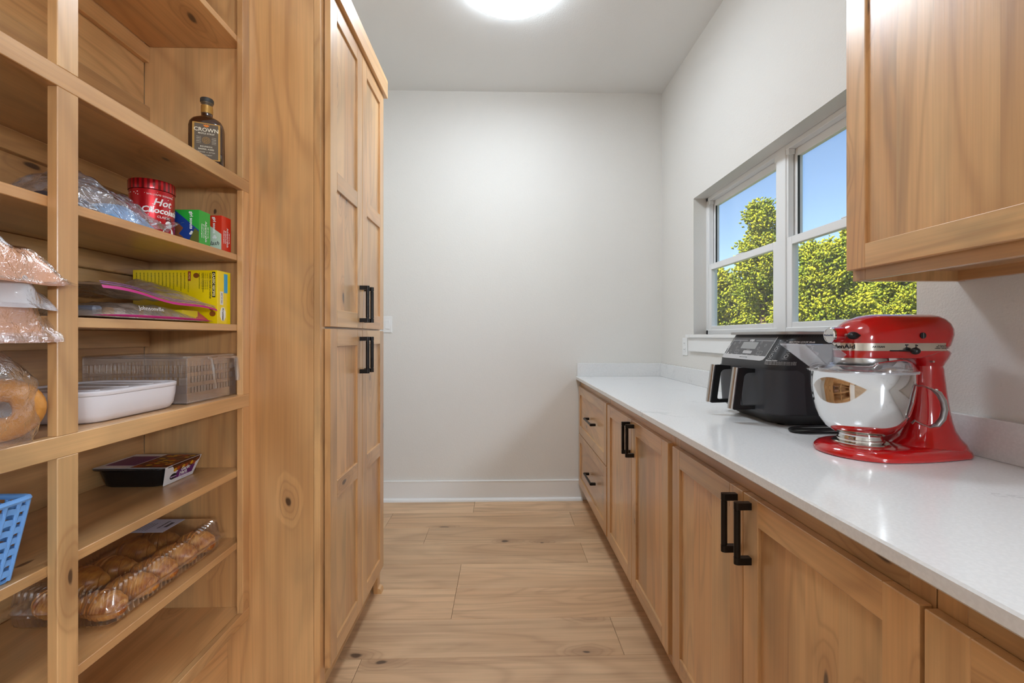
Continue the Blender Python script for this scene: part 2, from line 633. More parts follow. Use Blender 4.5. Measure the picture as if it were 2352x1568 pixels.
MB().lathe([(0.0, 0.0), (0.026, 0.0), (0.026, 0.006), (0.011, 0.01), (0.011, 0.035), (0.026, 0.042), (0.028, 0.055), (0.018, 0.066), (0.0, 0.068)], 0, 0, 20).xform(lambda x, y, z: (-0.38 + x, KY0 + 0.045 + z, 0.98 + y)).build('door_knob', BLACKM, door1, 'c')
# baseboard on the back wall
bb = MB()
bb.box(XL, 0.645, YB - 0.014, YB, 0.0, 0.146, b=0.001)
bb.box(XL, 0.645, YB - 0.016, YB, 0.140, 0.151, b=0.002)
bbo = struct('baseboard_back', bb, TRIM)
sh = MB()
sh.prism([(YB - 0.014, 0.0), (YB - 0.034, 0.0), (YB - 0.033, 0.009), (YB - 0.028, 0.017), (YB - 0.021, 0.022), (YB - 0.014, 0.023)], 0, XL, 0.60)
sh.build('shoe_moulding', TRIM, bbo, 'c')

# ------------------------------------------------------------------ window
FX0 = XR + 0.080          # inner face of the vinyl frame
win = struct('window_1', MB().box(FX0, FX0 + 0.06, WY0, WY1, WZ0, WZ0 + 0.028, b=0.002).box(FX0, FX0 + 0.06, WY0, WY1, WZ1 - 0.024, WZ1, b=0.002)
             .box(FX0, FX0 + 0.06, WY1 - 0.024, WY1, WZ0, WZ1, b=0.002).box(FX0, FX0 + 0.06, WY0, WY0 + 0.024, WZ0, WZ1, b=0.002)
             .box(FX0 - 0.002, FX0 + 0.06, 1.980, 2.045, WZ0, WZ1, b=0.002), VINYL)
ZM = 1.645
for (a, b_) in ((WY0 + 0.024, 1.980), (2.045, WY1 - 0.024)):
    # upper sash, set further out
    x0, x1 = FX0 + 0.032, FX0 + 0.056
    up = MB()
    up.box(x0, x1, a, a + 0.034, ZM, WZ1 - 0.024, b=0.002).box(x0, x1, b_ - 0.034, b_, ZM, WZ1 - 0.024, b=0.002)
    up.box(x0, x1, a + 0.034, b_ - 0.034, WZ1 - 0.060, WZ1 - 0.024, b=0.002).box(x0, x1, a + 0.034, b_ - 0.034, ZM - 0.004, ZM + 0.026, b=0.002)
    us = up.build('upper_sash', VINYL, win, 'c')
    MB().box(x0 + 0.010, x0 + 0.014, a + 0.03, b_ - 0.03, ZM + 0.02, WZ1 - 0.05).build('pane', GLASS, us, 'c', smooth=0)
    gk = MB()
    for yy in (a + 0.034, b_ - 0.036): gk.box(x0 - 0.0005, x0 + 0.009, yy, yy + 0.002, ZM + 0.026, WZ1 - 0.060)
    gk.build('glazing_bead', DARKGAP, us, 'c', smooth=0)
    # lower sash
    x0, x1 = FX0 + 0.004, FX0 + 0.030
    lo = MB()
    lo.box(x0, x1, a, a + 0.036, WZ0 + 0.022, ZM + 0.022, b=0.002).box(x0, x1, b_ - 0.036, b_, WZ0 + 0.022, ZM + 0.022, b=0.002)
    lo.box(x0, x1, a + 0.036, b_ - 0.036, WZ0 + 0.022, WZ0 + 0.052, b=0.002).box(x0, x1, a + 0.036, b_ - 0.036, ZM - 0.014, ZM + 0.022, b=0.002)
    ls = lo.build('lower_sash', VINYL, win, 'c')
    MB().box(x0 + 0.012, x0 + 0.016, a + 0.03, b_ - 0.03, WZ0 + 0.045, ZM - 0.008).build('pane', GLASS, ls, 'c', smooth=0)
    mid = (a + b_) / 2
    lk = MB().box(x0 + 0.002, x1 + 0.004, mid - 0.030, mid + 0.030, ZM + 0.022, ZM + 0.029, b=0.003)
    lk.lathe([(0.0, 0.0), (0.012, 0.0), (0.012, 0.008), (0.0, 0.009)], x0 + 0.014, mid, 14).build('sash_lock', VINYL, ls, 'c')
    # jamb track blocks
    jt = MB()
    jt.box(FX0 + 0.004, FX0 + 0.028, a, a + 0.012, ZM + 0.022, WZ1 - 0.024).box(FX0 + 0.004, FX0 + 0.028, b_ - 0.012, b_, ZM + 0.022, WZ1 - 0.024)
    jt.box(FX0 + 0.001, FX0 + 0.030, a, a + 0.02, WZ1 - 0.048, WZ1 - 0.024, b=0.001).box(FX0 + 0.001, FX0 + 0.030, b_ - 0.02, b_, WZ1 - 0.048, WZ1 - 0.024, b=0.001)
    jt.build('jamb_track', VINYL, win, 'c', smooth=0)
st = MB().box(XR - 0.028, FX0 + 0.004, WY0, WY1, WZ0 - 0.020, WZ0, b=0.002)
st.box(XR - 0.028, XR, WY0 - 0.06, WY0, WZ0 - 0.020, WZ0, b=0.002).box(XR - 0.028, XR, WY1, WY1 + 0.06, WZ0 - 0.020, WZ0, b=0.002)
tr1 = struct('trim_1', st, TRIM)
MB().box(XR - 0.016, XR, WY0 - 0.045, WY1 + 0.045, WZ0 - 0.105, WZ0 - 0.020, b=0.002).build('apron', TRIM, tr1, 'c')

# ------------------------------------------------------------------ ceiling lamp and added fill lamps
DIFF = plain('lamp_diffuser', rgb(255, 252, 246), 0.5, emis=(LAMPCOL, LAMP))
NICKEL = plain('brushed_nickel', rgb(176, 174, 170), 0.35, metal=1.0)
LSIDE = plain('lamp_side_glow', rgb(255, 252, 246), 0.5, emis=(LAMPCOL, LAMP * 0.30))
def ceiling_lamp(y, label, cx=0.051, q=1.0, group=None, mat=None):
    t = thing('ceiling_light', (cx, y, HC), label, 'ceiling light', group)
    MB().lathe([(0.0 * q, HC), (0.215 * q, HC), (0.222 * q, HC - 0.02), (0.226 * q, HC - 0.060)], cx, y, 64).build('housing', LSIDE, t)
    MB().lathe([(0.2285 * q, HC - 0.057), (0.231 * q, HC - 0.057), (0.231 * q, HC - 0.064), (0.2275 * q, HC - 0.065), (0.226 * q, HC - 0.061)], cx, y, 64).build('rim', NICKEL, t)
    MB().lathe([(0.2265 * q, HC - 0.061), (0.222 * q, HC - 0.068), (0.19 * q, HC - 0.075), (0.10 * q, HC - 0.079), (0.0005 * q, HC - 0.080)], cx, y, 64).build('diffuser', mat or DIFF, t)
ceiling_lamp(2.245, 'round white flush ceiling light with a thin metal rim, glowing above the aisle')
FILL_DIFF = plain('fill_lamp_diffuser', rgb(255, 252, 246), 0.5, emis=(LAMPCOL, LAMP * 0.42))
ceiling_lamp(0.35, 'added round white flush fill light overhead, out of view, nearer the doorway end', mat=FILL_DIFF)  # second ceiling lamp, added out of view to brighten the near end
FILL_GLOBE = plain('fill_globe', rgb(255, 252, 246), 0.5, emis=(LAMPCOL, KFILL))
def pendant(x, y, z, label):  # hanging globes added behind the camera to throw low fill light inside
    t = thing('fill_pendant', (x, y, HC), label, 'fill lamp', 'added fill lamps behind the camera')
    MB().lathe([(0.0, HC), (0.06, HC), (0.06, HC - 0.022), (0.01, HC - 0.026)], x, y, 28).build('canopy', NICKEL, t)
    MB().tube([(x, y, HC - 0.024), (x, y, z + 0.17)], 0.006, 10).build('rod', NICKEL, t)
    MB().lathe([(0.0, z + 0.185), (0.04, z + 0.18), (0.045, z + 0.135), (0.03, z + 0.13)], x, y, 24).build('cap', NICKEL, t)
    MB().sphere((x, y, z), 0.145, 32, 20).build('globe', FILL_GLOBE, t)
pendant(1.30, -1.25, 1.62, 'added white globe fill lamp, out of view, nearest the pantry opening')
pendant(1.30, -2.05, 1.62, 'middle added white globe fill lamp, out of view in the kitchen')
pendant(1.30, -2.85, 1.62, 'added white globe fill lamp, out of view, furthest from the pantry')

# ------------------------------------------------------------------ cabinets
def handle_mb(x, sgn, y, z0, z1, horizontal=None):
    """bar pull on a vertical front at x; sgn = outward direction in X"""
    mb = MB()
    so = 0.030
    def endcap(c, along0, along1):
        # block leaving the front, rounded at the outer end (outline in the plane across the bar)
        pts = [(x, c - 0.0072), (x + sgn * so, c - 0.0075)]
        for k in range(1, 8):
            a = -PI / 2 + PI * k / 8
            pts.append((x + sgn * (so + 0.0075 * math.cos(a)), c + 0.0075 * math.sin(a)))
        pts += [(x + sgn * so, c + 0.0075), (x, c + 0.0072)]
        return pts
    if horizontal is None:
        for (a, b_) in ((z0, z0 + 0.016), (z1 - 0.016, z1)):
            mb.prism(endcap(y, a, b_), 2, a, b_)
        mb.tube([(x + sgn * so, y, z0 + 0.016), (x + sgn * so, y, z0 + 0.018), (x + sgn * so, y, z0 + 0.0185), (x + sgn * so, y, z1 - 0.0185), (x + sgn * so, y, z1 - 0.018), (x + sgn * so, y, z1 - 0.016)], [0.0060, 0.0060, 0.0072, 0.0072, 0.0060, 0.0060], 16)
    else:
        y0, y1 = horizontal
        zc = z0
        for (a, b_) in ((y0, y0 + 0.016), (y1 - 0.016, y1)):
            mb.prism(endcap(zc, a, b_), 1, a, b_)
        mb.tube([(x + sgn * so, y0 + 0.016, zc), (x + sgn * so, y1 - 0.016, zc)], 0.0070, 16)
    return mb

SW = 0.060
def shaker(root, name, xf, sgn, y0, y1, z0, z1, rails=(), boards=3, handle=None, sw=SW, grain='z', seed=0):
    """door or drawer front: stiles, rails, board panels, bar handle. sgn = outward direction."""
    xb = xf - sgn * 0.020
    mb = MB()
    mb.box(xf, xb, y0, y0 + sw, z0, z1, 0, 0.0016).box(xf, xb, y1 - sw, y1, z0, z1, 0, 0.0016)
    zs = [(z0, z0 + sw)] + [(r - 0.031, r + 0.031) for r in rails] + [(z1 - sw, z1)]
    for (a, b_) in zs: mb.box(xf, xb, y0 + sw - 0.0005, y1 - sw + 0.0005, a, b_, 1, 0.0014)
    d = mb.build(name, [W[2], W[1]], root, 'c', smooth=0)
    rr = random.Random(seed)
    for (lo, hi) in zip(zs[:-1], zs[1:]):
        a, b_ = lo[1] - 0.004, hi[0] + 0.004
        if grain == 'z':
            cuts = [0.0]
            for i in range(1, boards): cuts.append(i / boards + rr.uniform(-0.08, 0.08))
            cuts.append(1.0)
            ya, yb = y0 + sw - 0.004, y1 - sw + 0.004
            for c0, c1 in zip(cuts[:-1], cuts[1:]):
                MB().box(xf - sgn * 0.0075, xf - sgn * 0.0150, ya + (yb - ya) * c0, ya + (yb - ya) * c1, a, b_).build('panel_board', W[2], d, 'c', smooth=0)
        else:
            MB().box(xf - sgn * 0.0075, xf - sgn * 0.0150, y0 + sw - 0.004, y1 - sw + 0.004, a, b_).build('panel_board', W[1], d, 'c', smooth=0)
    if handle:
        kind = handle[0]
        if kind == 'v': hb = handle_mb(xf, sgn, handle[1], handle[2], handle[3])
        else: hb = handle_mb(xf, sgn, 0, handle[3], 0, (handle[1], handle[2]))
        h = hb.build('handle', BLACKM, d, 'c')
        h['label'] = 'black metal bar handle'
    return d

# --- base cabinets along the window wall
BX, BXF = 0.572, 0.592
def base_cabinet(y0, y1, label, doors):
    t = thing('base_cabinet', (BXF + 0.3, (y0 + y1) / 2, 0), label, 'cabinet')
    c = MB().box(BXF + 0.020, XR - 0.002, y0 + 0.0005, y1 - 0.0005, 0.112, 0.8975)
    c.box(0.665, XR - 0.002, y0 + 0.0005, y1 - 0.0005, 0.0, 0.112)
    c.build('body', W[2], t, 'c', smooth=0)
    f = MB()
    f.box(BXF, BXF + 0.019, y0 + 0.0005, y0 + 0.040, 0.112, 0.8975, 0, 0.0006).box(BXF, BXF + 0.019, y1 - 0.040, y1 - 0.0005, 0.112, 0.8975, 0, 0.0006)
    f.box(BXF, BXF + 0.019, y0 + 0.040, y1 - 0.040, 0.852, 0.8975, 1, 0.0006).box(BXF, BXF + 0.019, y0 + 0.040, y1 - 0.040, 0.112, 0.15, 1, 0.0006)
    f.build('face_frame', [W[2], W[1]], t, 'c', smooth=0)
    MB().box(0.652, 0.665, y0 + 0.0005, y1 - 0.0005, 0.0, 0.112).build('toe_kick', W[1], t, 'c', smooth=0)
    MB().prism([(0.652, 0.0), (0.634, 0.0), (0.635, 0.010), (0.640, 0.017), (0.652, 0.019)], 1, y0 + 0.0005, y1 - 0.0005).build('shoe_moulding', W[1], t, 'c')
    for d in doors: d(t)
DT, DB = 0.853, 0.122
base_cabinet(2.412, YB - 0.001, 'knotty alder drawer cabinet with two drawers, against the back wall', [
    lambda t: shaker(t, 'drawer', BX, -1, 2.425, 3.302, 0.508, DT, handle=('h', 2.700, 2.915, 0.680), grain='y', seed=1),
    lambda t: shaker(t, 'drawer', BX, -1, 2.425, 3.302, DB, 0.503, handle=('h', 2.700, 2.915, 0.318), grain='y', seed=2)])
base_cabinet(1.500, 2.411, 'two-door knotty alder base cabinet next to the drawer cabinet', [
    lambda t: shaker(t, 'door', BX, -1, 1.950, 2.402, DB, DT, handle=('v', 1.978, 0.697, 0.839), seed=3),
    lambda t: shaker(t, 'door', BX, -1, 1.519, 1.947, DB, DT, handle=('v', 1.917, 0.697, 0.839), seed=4)])
base_cabinet(0.592, 1.499, 'two-door knotty alder base cabinet under the red mixer', [
    lambda t: shaker(t, 'door', BX, -1, 1.044, 1.480, DB, DT, handle=('v', 1.072, 0.697, 0.839), seed=5),
    lambda t: shaker(t, 'door', BX, -1, 0.597, 1.041, DB, DT, handle=('v', 1.012, 0.697, 0.839), boards=4, seed=6)])
base_cabinet(-0.320, 0.591, 'alder base cabinet nearest the camera, cut by the lower right corner', [
    lambda t: shaker(t, 'door', BX, -1, 0.150, 0.590, DB, DT, handle=('v', 0.178, 0.697, 0.839), seed=7),
    lambda t: shaker(t, 'door', BX, -1, -0.300, 0.147, DB, DT, handle=('v', 0.118, 0.697, 0.839), seed=8)])
# --- worktop and splash
CT = 0.9235
MB().box(0.554, XR - 0.001, -0.335, YB - 0.001, 0.898, CT, b=0.0035).build('countertop', QUARTZ, None, 'b', props=dict(label='white quartz countertop with faint grey veins running along the window wall', cat='countertop'))
MB().box(XR - 0.021, XR - 0.001, -0.335, YB - 0.021, CT, CT + 0.098, b=0.0015).build('backsplash', QUARTZ, None, 'b', props=dict(label='low white quartz backsplash strip along the window wall', cat='backsplash'))
MB().box(0.562, XR - 0.001, YB - 0.021, YB - 0.001, CT, CT + 0.098, b=0.0015).build('backsplash', QUARTZ, None, 'b', props=dict(label='short white quartz backsplash strip on the back wall corner', cat='backsplash'))

# --- upper cabinet
UX = 0.900
def upper_cabinet():
    y0, y1 = 0.17, 1.146
    z0, z1 = 1.365, 2.46
    t = thing('wall_cabinet', (1.06, 0.7, z0), 'knotty alder wall cabinet hung above the counter at right', 'cabinet')
    MB().box(UX + 0.040, XR - 0.001, y1 - 0.020, y1 - 0.0005, z0, z1).build('side_panel', W[2], t, 'c', smooth=0)
    MB().box(UX + 0.040, XR - 0.001, y0, y0 + 0.020, z0, z1).build('side_panel', W[2], t, 'c', smooth=0)
    MB().box(UX + 0.040, XR - 0.001, y0 + 0.020, y1 - 0.020, z0 + 0.026, z0 + 0.044).build('bottom_panel', W[1], t, 'c', smooth=0)
    MB().box(XR - 0.020, XR - 0.001, y0 + 0.020, y1 - 0.020, z0 + 0.001, z0 + 0.026).build('hanging_rail', W[1], t, 'c', smooth=0)
    MB().box(UX + 0.040, XR - 0.001, y0 + 0.020, y1 - 0.020, z1 - 0.02, z1).build('top_panel', W[1], t, 'c', smooth=0)
    f = MB()
    f.box(UX + 0.021, UX + 0.040, y1 - 0.040, y1, z0, z1, 0, 0.001).box(UX + 0.021, UX + 0.040, y0, y0 + 0.04, z0, z1, 0, 0.001)
    f.box(UX + 0.021, UX + 0.040, y0 + 0.04, y1 - 0.04, z0, z0 + 0.042, 1, 0.001).box(UX + 0.021, UX + 0.040, y0 + 0.04, y1 - 0.04, z1 - 0.05, z1, 1, 0.001)
    f.build('face_frame', [W[2], W[1]], t, 'c', smooth=0)
    shaker(t, 'door', UX, -1, 0.660, 1.142, 1.392, z1 - 0.012, boards=4, handle=('v', 0.690, 1.402, 1.546), seed=21)
    shaker(t, 'door', UX, -1, 0.182, 0.657, 1.392, z1 - 0.012, boards=4, handle=('v', 0.628, 1.402, 1.546), seed=22)
upper_cabinet()

# --- tall cabinet on the left
TX = -0.567
XBK = -1.149
def tall_cabinet():
    y0, y1, z1 = 1.454, 2.160, 2.455
    t = thing('tall_cabinet', (-0.87, 1.8, 0), 'tall knotty alder pantry cabinet with four panelled doors, left of the aisle', 'cabinet')
    # side panel made of wide boards
    sb = [(XBK, -0.93), (-0.93, -0.735), (-0.735, -0.6105)]
    sp = MB()
    sp.box(XBK, -0.6105, y0, y0 + 0.019, 0.0, z1)
    sp.build('side_panel', W[2], t, 'c', smooth=0)
    MB().box(XBK, -0.6105, y1 - 0.019, y1, 0.0, z1).build('side_panel', W[2], t, 'c', smooth=0)
    c = MB().box(XBK, -0.640, y0 + 0.019, y1 - 0.019, 0.112, z1)
    c.build('body', W[2], t, 'c', smooth=0)
    f = MB()
    for (a, b_) in ((y0, y0 + 0.040), (y1 - 0.040, y1)): f.box(-0.610, -0.590, a, b_, 0.0, z1, 0, 0.0008)
    for (a, b_) in ((0.112, 0.150), (1.232, 1.268), (2.345, z1)): f.box(-0.6095, -0.5903, y0 + 0.040, y1 - 0.040, a, b_, 1, 0.0006)
    f.build('face_frame', [W[2], W[1]], t, 'c', smooth=0)
    MB().box(-0.652, -0.640, y0 + 0.040, y1 - 0.040, 0.0, 0.112).build('toe_kick', W[1], t, 'c', smooth=0)
    sm = MB()
    q = [(0.0, 0.0), (0.018, 0.0), (0.017, 0.012), (0.011, 0.022), (0.0, 0.026)]
    sm.prism([(-0.590 + a, b_) for a, b_ in q], 1, y1 - 0.040, y1)
    sm.prism([(-0.640 + a, b_) for a, b_ in q], 1, y0 + 0.04, y1 - 0.04)
    sm.build('shoe_moulding', W[1], t, 'c')
    cr = MB()
    cr.box(-0.590, TX + 0.014, y0 - 0.012, y1 + 0.006, 2.372, 2.456, 0, 0.0015)
    cr.build('crown_board', W[1], t, 'c', smooth=0)
    ya, ym, yb = 1.481, 1.818, 2.140
    UZ = (1.2535, 2.366)
    LZ = (DB + 0.002, 1.2465)
    shaker(t, 'door', TX, 1, ya, ym - 0.0015, UZ[0], UZ[1], rails=(1.757,), boards=2, handle=('v', ym - 0.030, 1.278, 1.424), seed=31)
    shaker(t, 'door', TX, 1, ym + 0.0015, yb, UZ[0], UZ[1], rails=(1.757,), boards=2, handle=('v', ym + 0.030, 1.278, 1.424), seed=32)
    shaker(t, 'door', TX, 1, ya, ym - 0.0015, LZ[0], LZ[1], rails=(0.695,), boards=2, handle=('v', ym - 0.030, 1.074, 1.220), seed=33)
    shaker(t, 'door', TX, 1, ym + 0.0015, yb, LZ[0], LZ[1], rails=(0.695,), boards=2, handle=('v', ym + 0.030, 1.074, 1.220), seed=34)
tall_cabinet()

# --- open shelving
SX = -0.816            # front plane of the face frame
SY0, SY1 = 0.16, 1.4535
SHELF = [2.170, 1.7195, 1.480, 1.259, 1.037, 0.799, 0.572, 0.348]   # top faces
def shelving():
    t = thing('open_shelving', (-0.98, 0.8, 0), 'open alder pantry shelving with face frame, left of the tall cabinet', 'shelf unit')
    z1 = 2.455
    zr = [(0.313, 0.348), (0.997, 1.037), (1.682, 1.7195), (2.39, z1)]
    for (a, b_) in zr:
        MB().box(SX - 0.019, SX, SY0, SY1, a, b_, 0, 0.0012).build('rail', W[1], t, 'c', smooth=0)
    for (a, b_) in ((SY1 - 0.036, SY1), (0.834, 0.875), (SY0, SY0 + 0.04)):
        for (p, q) in zip(zr[:-1], zr[1:]):
            MB().box(SX - 0.019, SX, a, b_, p[1], q[0], 0, 0.0012).build('stile', W[2], t, 'c', smooth=0)
    for i, z in enumerate(SHELF):
        fixed = i in (1, 4, 7)
        MB().box(-1.1305, SX - 0.0195, SY0 + 0.02, SY1 - 0.0005, z - 0.020, z, 0, 0.0012 if not fixed else 0.0).build('shelf_board', W[1], t, 'c', smooth=0)
    # back boards (horizontal) with recessed joints
    zz = [0.0, 0.28, 0.55, 0.78, 1.03, 1.20, 1.41, 1.66, 1.93, 2.13, z1]
    for a, b_ in zip(zz[:-1], zz[1:]):
        MB().box(XBK - 0.010, XBK, SY0 + 0.02, SY1 - 0.0005, a + 0.0008, b_ - 0.0008, 0, 0.001).build('back_board', W[1], t, 'c', smooth=0)
    for top in (2.150, 1.957, 1.6995, 1.460, 1.239, 1.017, 0.779, 0.552, 0.328):
        MB().box(XBK + 0.0003, -1.131, SY0 + 0.02, SY1 - 0.0005, top - 0.051, top - 0.0003, 0, 0.0015).build('cleat', W[1], t, 'c', smooth=0)
    MB().box(XBK, SX - 0.019, SY0, SY0 + 0.0195, 0, z1).build('end_panel', W[2], t, 'c', smooth=0)
    MB().box(-0.90, -0.885, SY0 + 0.02, SY1 - 0.0005, 0.0, 0.31).build('plinth', W[1], t, 'c', smooth=0)
    MB().box(XBK, SX - 0.0195, SY0 + 0.02, SY1 - 0.0005, z1 - 0.019, z1).build('top_panel', W[1], t, 'c', smooth=0)
shelving()

# ------------------------------------------------------------------ switch and outlet
def switch():
    t = thing('light_switch', (-0.845, YB, 1.31), 'white light switch plate on the back wall beside the tall cabinet', 'switch')
    MB().box(-0.885, -0.815, YB - 0.006, YB, 1.25, 1.37, b=0.002).build('plate', TRIM, t, 'c')
    MB().box(-0.866, -0.834, YB - 0.009, YB - 0.005, 1.277, 1.343, b=0.0015).build('rocker', TRIM, t, 'c')
switch()
def outlet():
    y = 2.885
    t = thing('wall_outlet', (XR, y, 1.155), 'white wall outlet on the right wall beside the window sill', 'outlet')
    MB().box(XR - 0.006, XR, y - 0.036, y + 0.036, 1.098, 1.212, b=0.002).build('plate', TRIM, t, 'c')
    for z in (1.175, 1.135):
        r = MB().box(XR - 0.008, XR - 0.005, y - 0.017, y + 0.017, z - 0.014, z + 0.014, b=0.001).build('receptacle', TRIM, t, 'c')
        MB().box(XR - 0.0085, XR - 0.0078, y - 0.008, y - 0.006, z - 0.004, z + 0.005).box(XR - 0.0085, XR - 0.0078, y + 0.006, y + 0.008, z - 0.004, z + 0.005).build('slot', DARKGAP, r, 'c', smooth=0)
outlet()

# ------------------------------------------------------------------ stand mixer
RED = plain('red_enamel', rgb(186, 10, 16), 0.12, spec=0.6, coat=1.0)
STEEL = plain('polished_steel', rgb(222, 222, 222), 0.06, metal=1.0)
STEELB = plain('brushed_steel', rgb(198, 198, 198), 0.28, metal=1.0)
CHROME = plain('chrome_trim', rgb(226, 222, 214), 0.16, metal=1.0)
BLACKP = plain('black_plastic', rgb(22, 22, 23), 0.35)
INK = plain('black_ink', rgb(24, 24, 26), 0.6)
WHITEINK = plain('white_ink', rgb(235, 235, 235), 0.6)

def d_ring(xf, xr, w, z, a=None, b=None, n=14):
    """plan outline of the mixer head: half ellipse at the front, straight sides, blunter half ellipse at the rear"""
    a = w if a is None else a
    b = w * 0.75 if b is None else b
    pts = []
    for k in range(n + 1):
        t = -PI / 2 + PI * k / n          # rear
        pts.append((xr - b + b * math.cos(t), w * math.sin(t), z))
    for k in range(n + 1):
        t = PI / 2 + PI * k / n           # front
        pts.append((xf + a + a * math.cos(t), w * math.sin(t), z))
    return pts

def mixer():
    t = thing('stand_mixer', (1.0, 1.12, CT), 'red tilt-head stand mixer with steel bowl on the quartz counter', 'mixer', local=True)
    # base plate with rounded foot
    b = MB()
    def foot(s, z):
        pts = []
        n = 20
        for k in range(n + 1):
            a = PI / 2 + PI * k / n
            pts.append((-0.075 + (0.105 + s) * math.cos(a), (0.107 + s) * math.sin(a), z))
        for k in range(1, 5):
            q = k / 5
            pts.append((-0.075 + 0.19 * q, -(0.107 + s) + 0.028 * q ** 2, z))
        for k in range(n + 1):
            a = -PI / 2 + PI * k / n
            pts.append((0.115 + (0.062 + s) * math.cos(a), (0.079 + s) * math.sin(a), z))
        for k in range(4, 0, -1):
            q = k / 5
            pts.append((-0.075 + 0.19 * q, (0.107 + s) - 0.028 * q ** 2, z))
        return pts
    b.loft([foot(-0.006, 0.0), foot(-0.001, 0.002), foot(0.0, 0.007), foot(-0.003, 0.014), foot(-0.010, 0.0205), foot(-0.020, 0.0245), foot(-0.034, 0.0265)])
    # pedestal
    def ell(cx, hx, hy, z, n=32, e=2.4):
        return [(cx + hx * math.copysign(abs(math.cos(2 * PI * k / n)) ** (2 / e), math.cos(2 * PI * k / n)), hy * math.copysign(abs(math.sin(2 * PI * k / n)) ** (2 / e), math.sin(2 * PI * k / n)), z) for k in range(n)]
    b.loft([ell(0.083, 0.090, 0.074, 0.016), ell(0.085, 0.082, 0.069, 0.030), ell(0.088, 0.068, 0.059, 0.044), ell(0.090, 0.057, 0.051, 0.062), ell(0.091, 0.050, 0.0455, 0.085), ell(0.0905, 0.045, 0.042, 0.115),
            ell(0.0895, 0.041, 0.0395, 0.150), ell(0.088, 0.0375, 0.038, 0.185), ell(0.087, 0.035, 0.037, 0.215), ell(0.086, 0.033, 0.036, 0.2235)])
    b.build('stand', RED, t, (0, 0, 0), smooth=50)
    MB().lathe([(0.050, 0.0255), (0.060, 0.0262), (0.0615, 0.0285), (0.058, 0.031), (0.048, 0.031)], -0.080, 0, 40).build('bowl_plate', CHROME, t, (0, 0, 0))
    # head
    h = MB()
    R = [d_ring(-0.137, 0.055, 0.0545, 0.2445), d_ring(-0.1375, 0.085, 0.0565, 0.252), d_ring(-0.1380, 0.115, 0.0575, 0.263), d_ring(-0.1382, 0.129, 0.058, 0.275), d_ring(-0.1384, 0.134, 0.058, 0.288),
         d_ring(-0.138, 0.138, 0.0575, 0.302), d_ring(-0.133, 0.138, 0.0555, 0.316), d_ring(-0.122, 0.134, 0.0505, 0.329), d_ring(-0.104, 0.126, 0.0425, 0.340), d_ring(-0.083, 0.114, 0.0315, 0.3485), d_ring(-0.06, 0.098, 0.018, 0.353), d_ring(-0.045, 0.085, 0.006, 0.354)]
    h.loft(R)
    # underside running back into the neck
    h.loft([ell(0.086, 0.034, 0.0375, 0.2235), ell(0.084, 0.040, 0.041, 0.232), ell(0.078, 0.052, 0.048, 0.243), ell(0.068, 0.068, 0.054, 0.256), ell(0.06, 0.07, 0.055, 0.262)])
    # hub neck at the front
    hub = [[(-0.130, 0.023 * math.cos(2 * PI * k / 28), 0.301 + 0.021 * math.sin(2 * PI * k / 28)) for k in range(28)],
           [(-0.147, 0.0205 * math.cos(2 * PI * k / 28), 0.301 + 0.0200 * math.sin(2 * PI * k / 28)) for k in range(28)],
           [(-0.157, 0.0200 * math.cos(2 * PI * k / 28), 0.301 + 0.0195 * math.sin(2 * PI * k / 28)) for k in range(28)]]
    h.loft(hub)
    h.box(0.10, 0.132, -0.030, 0.030, 0.243, 0.263, b=0.006)
    h.build('head', RED, t, (0, 0, 0), smooth=50)
    hc = MB()
    for (x0, x1, r) in ((-0.163, -0.156, 0.0200),):
        hc.loft([[(x, rr * math.cos(2 * PI * k / 32), 0.301 + rr * math.sin(2 * PI * k / 32)) for k in range(32)] for (x, rr) in ((x1, r), (x0 + 0.002, r), (x0, r - 0.002), (x0, r - 0.0035), (x0 + 0.0012, r - 0.004))])
    hc.box(-0.1632, -0.161, -0.0165, 0.0165, 0.2965, 0.3055)
    hc.build('hub_cover', STEEL, t, (0, 0, 0))
    text_mb('KitchenAid', 0.0068, (0, -1, 0), (0, 0, 1), (-0.1632, 0.0, 0.301), 0.0003, bold=0.00012).build('hub_lettering', plain('blue_ink', rgb(44, 58, 92), 0.5), t, (0, 0, 0), smooth=0)
    kn = MB()
    kn.tube([(-0.137, -0.024, 0.301), (-0.137, -0.033, 0.301)], 0.0035, 10)
    kn.build('knob_stem', STEELB, t, (0, 0, 0))
    k2 = MB().sphere((-0.131, -0.040, 0.300), (0.0145, 0.010, 0.0095), 16, 10)
    k2.box(-0.143, -0.119, -0.052, -0.040, 0.2975, 0.3035, b=0.003)
    k2.build('attachment_knob', BLACKP, t, (0, 0, 0))
    # pivot screw
    MB().tube([(0.028, -0.056, 0.300), (0.028, -0.0595, 0.300)], 0.0075, 18).build('hinge_pin', BLACKP, t, (0, 0, 0))
    MB().box(0.0275, 0.0285, -0.0602, -0.059, 0.2935, 0.3065).build('pin_slot', STEELB, t, (0, 0, 0), smooth=0)
    # chrome trim band wrapped round the head
    def side(s, z, off):
        """point on the head outline; s = arc length from the front point, positive on the -Y side"""
        w = 0.0580 + off
        xc = -0.1383 + 0.0580
        q = 0.5 * PI * 0.058
        sg = -1 if s >= 0 else 1
        a = abs(s)
        if a <= q:
            ph = a / 0.058
            return (xc - w * math.cos(ph), sg * w * math.sin(ph), z)
        return (xc + (a - q), sg * w, z)
    smax = 0.5 * PI * 0.058 + 0.165
    bd = MB()
    bd.grid(lambda i, j: side(-smax + 2 * smax * i, (0.2625, 0.2625, 0.2815, 0.2815)[round(j * 3)], (0.0, 0.0014, 0.0014, 0.0)[round(j * 3)]), 90, 4)
    bd.build('trim_band', CHROME, t, (0, 0, 0), smooth=30)
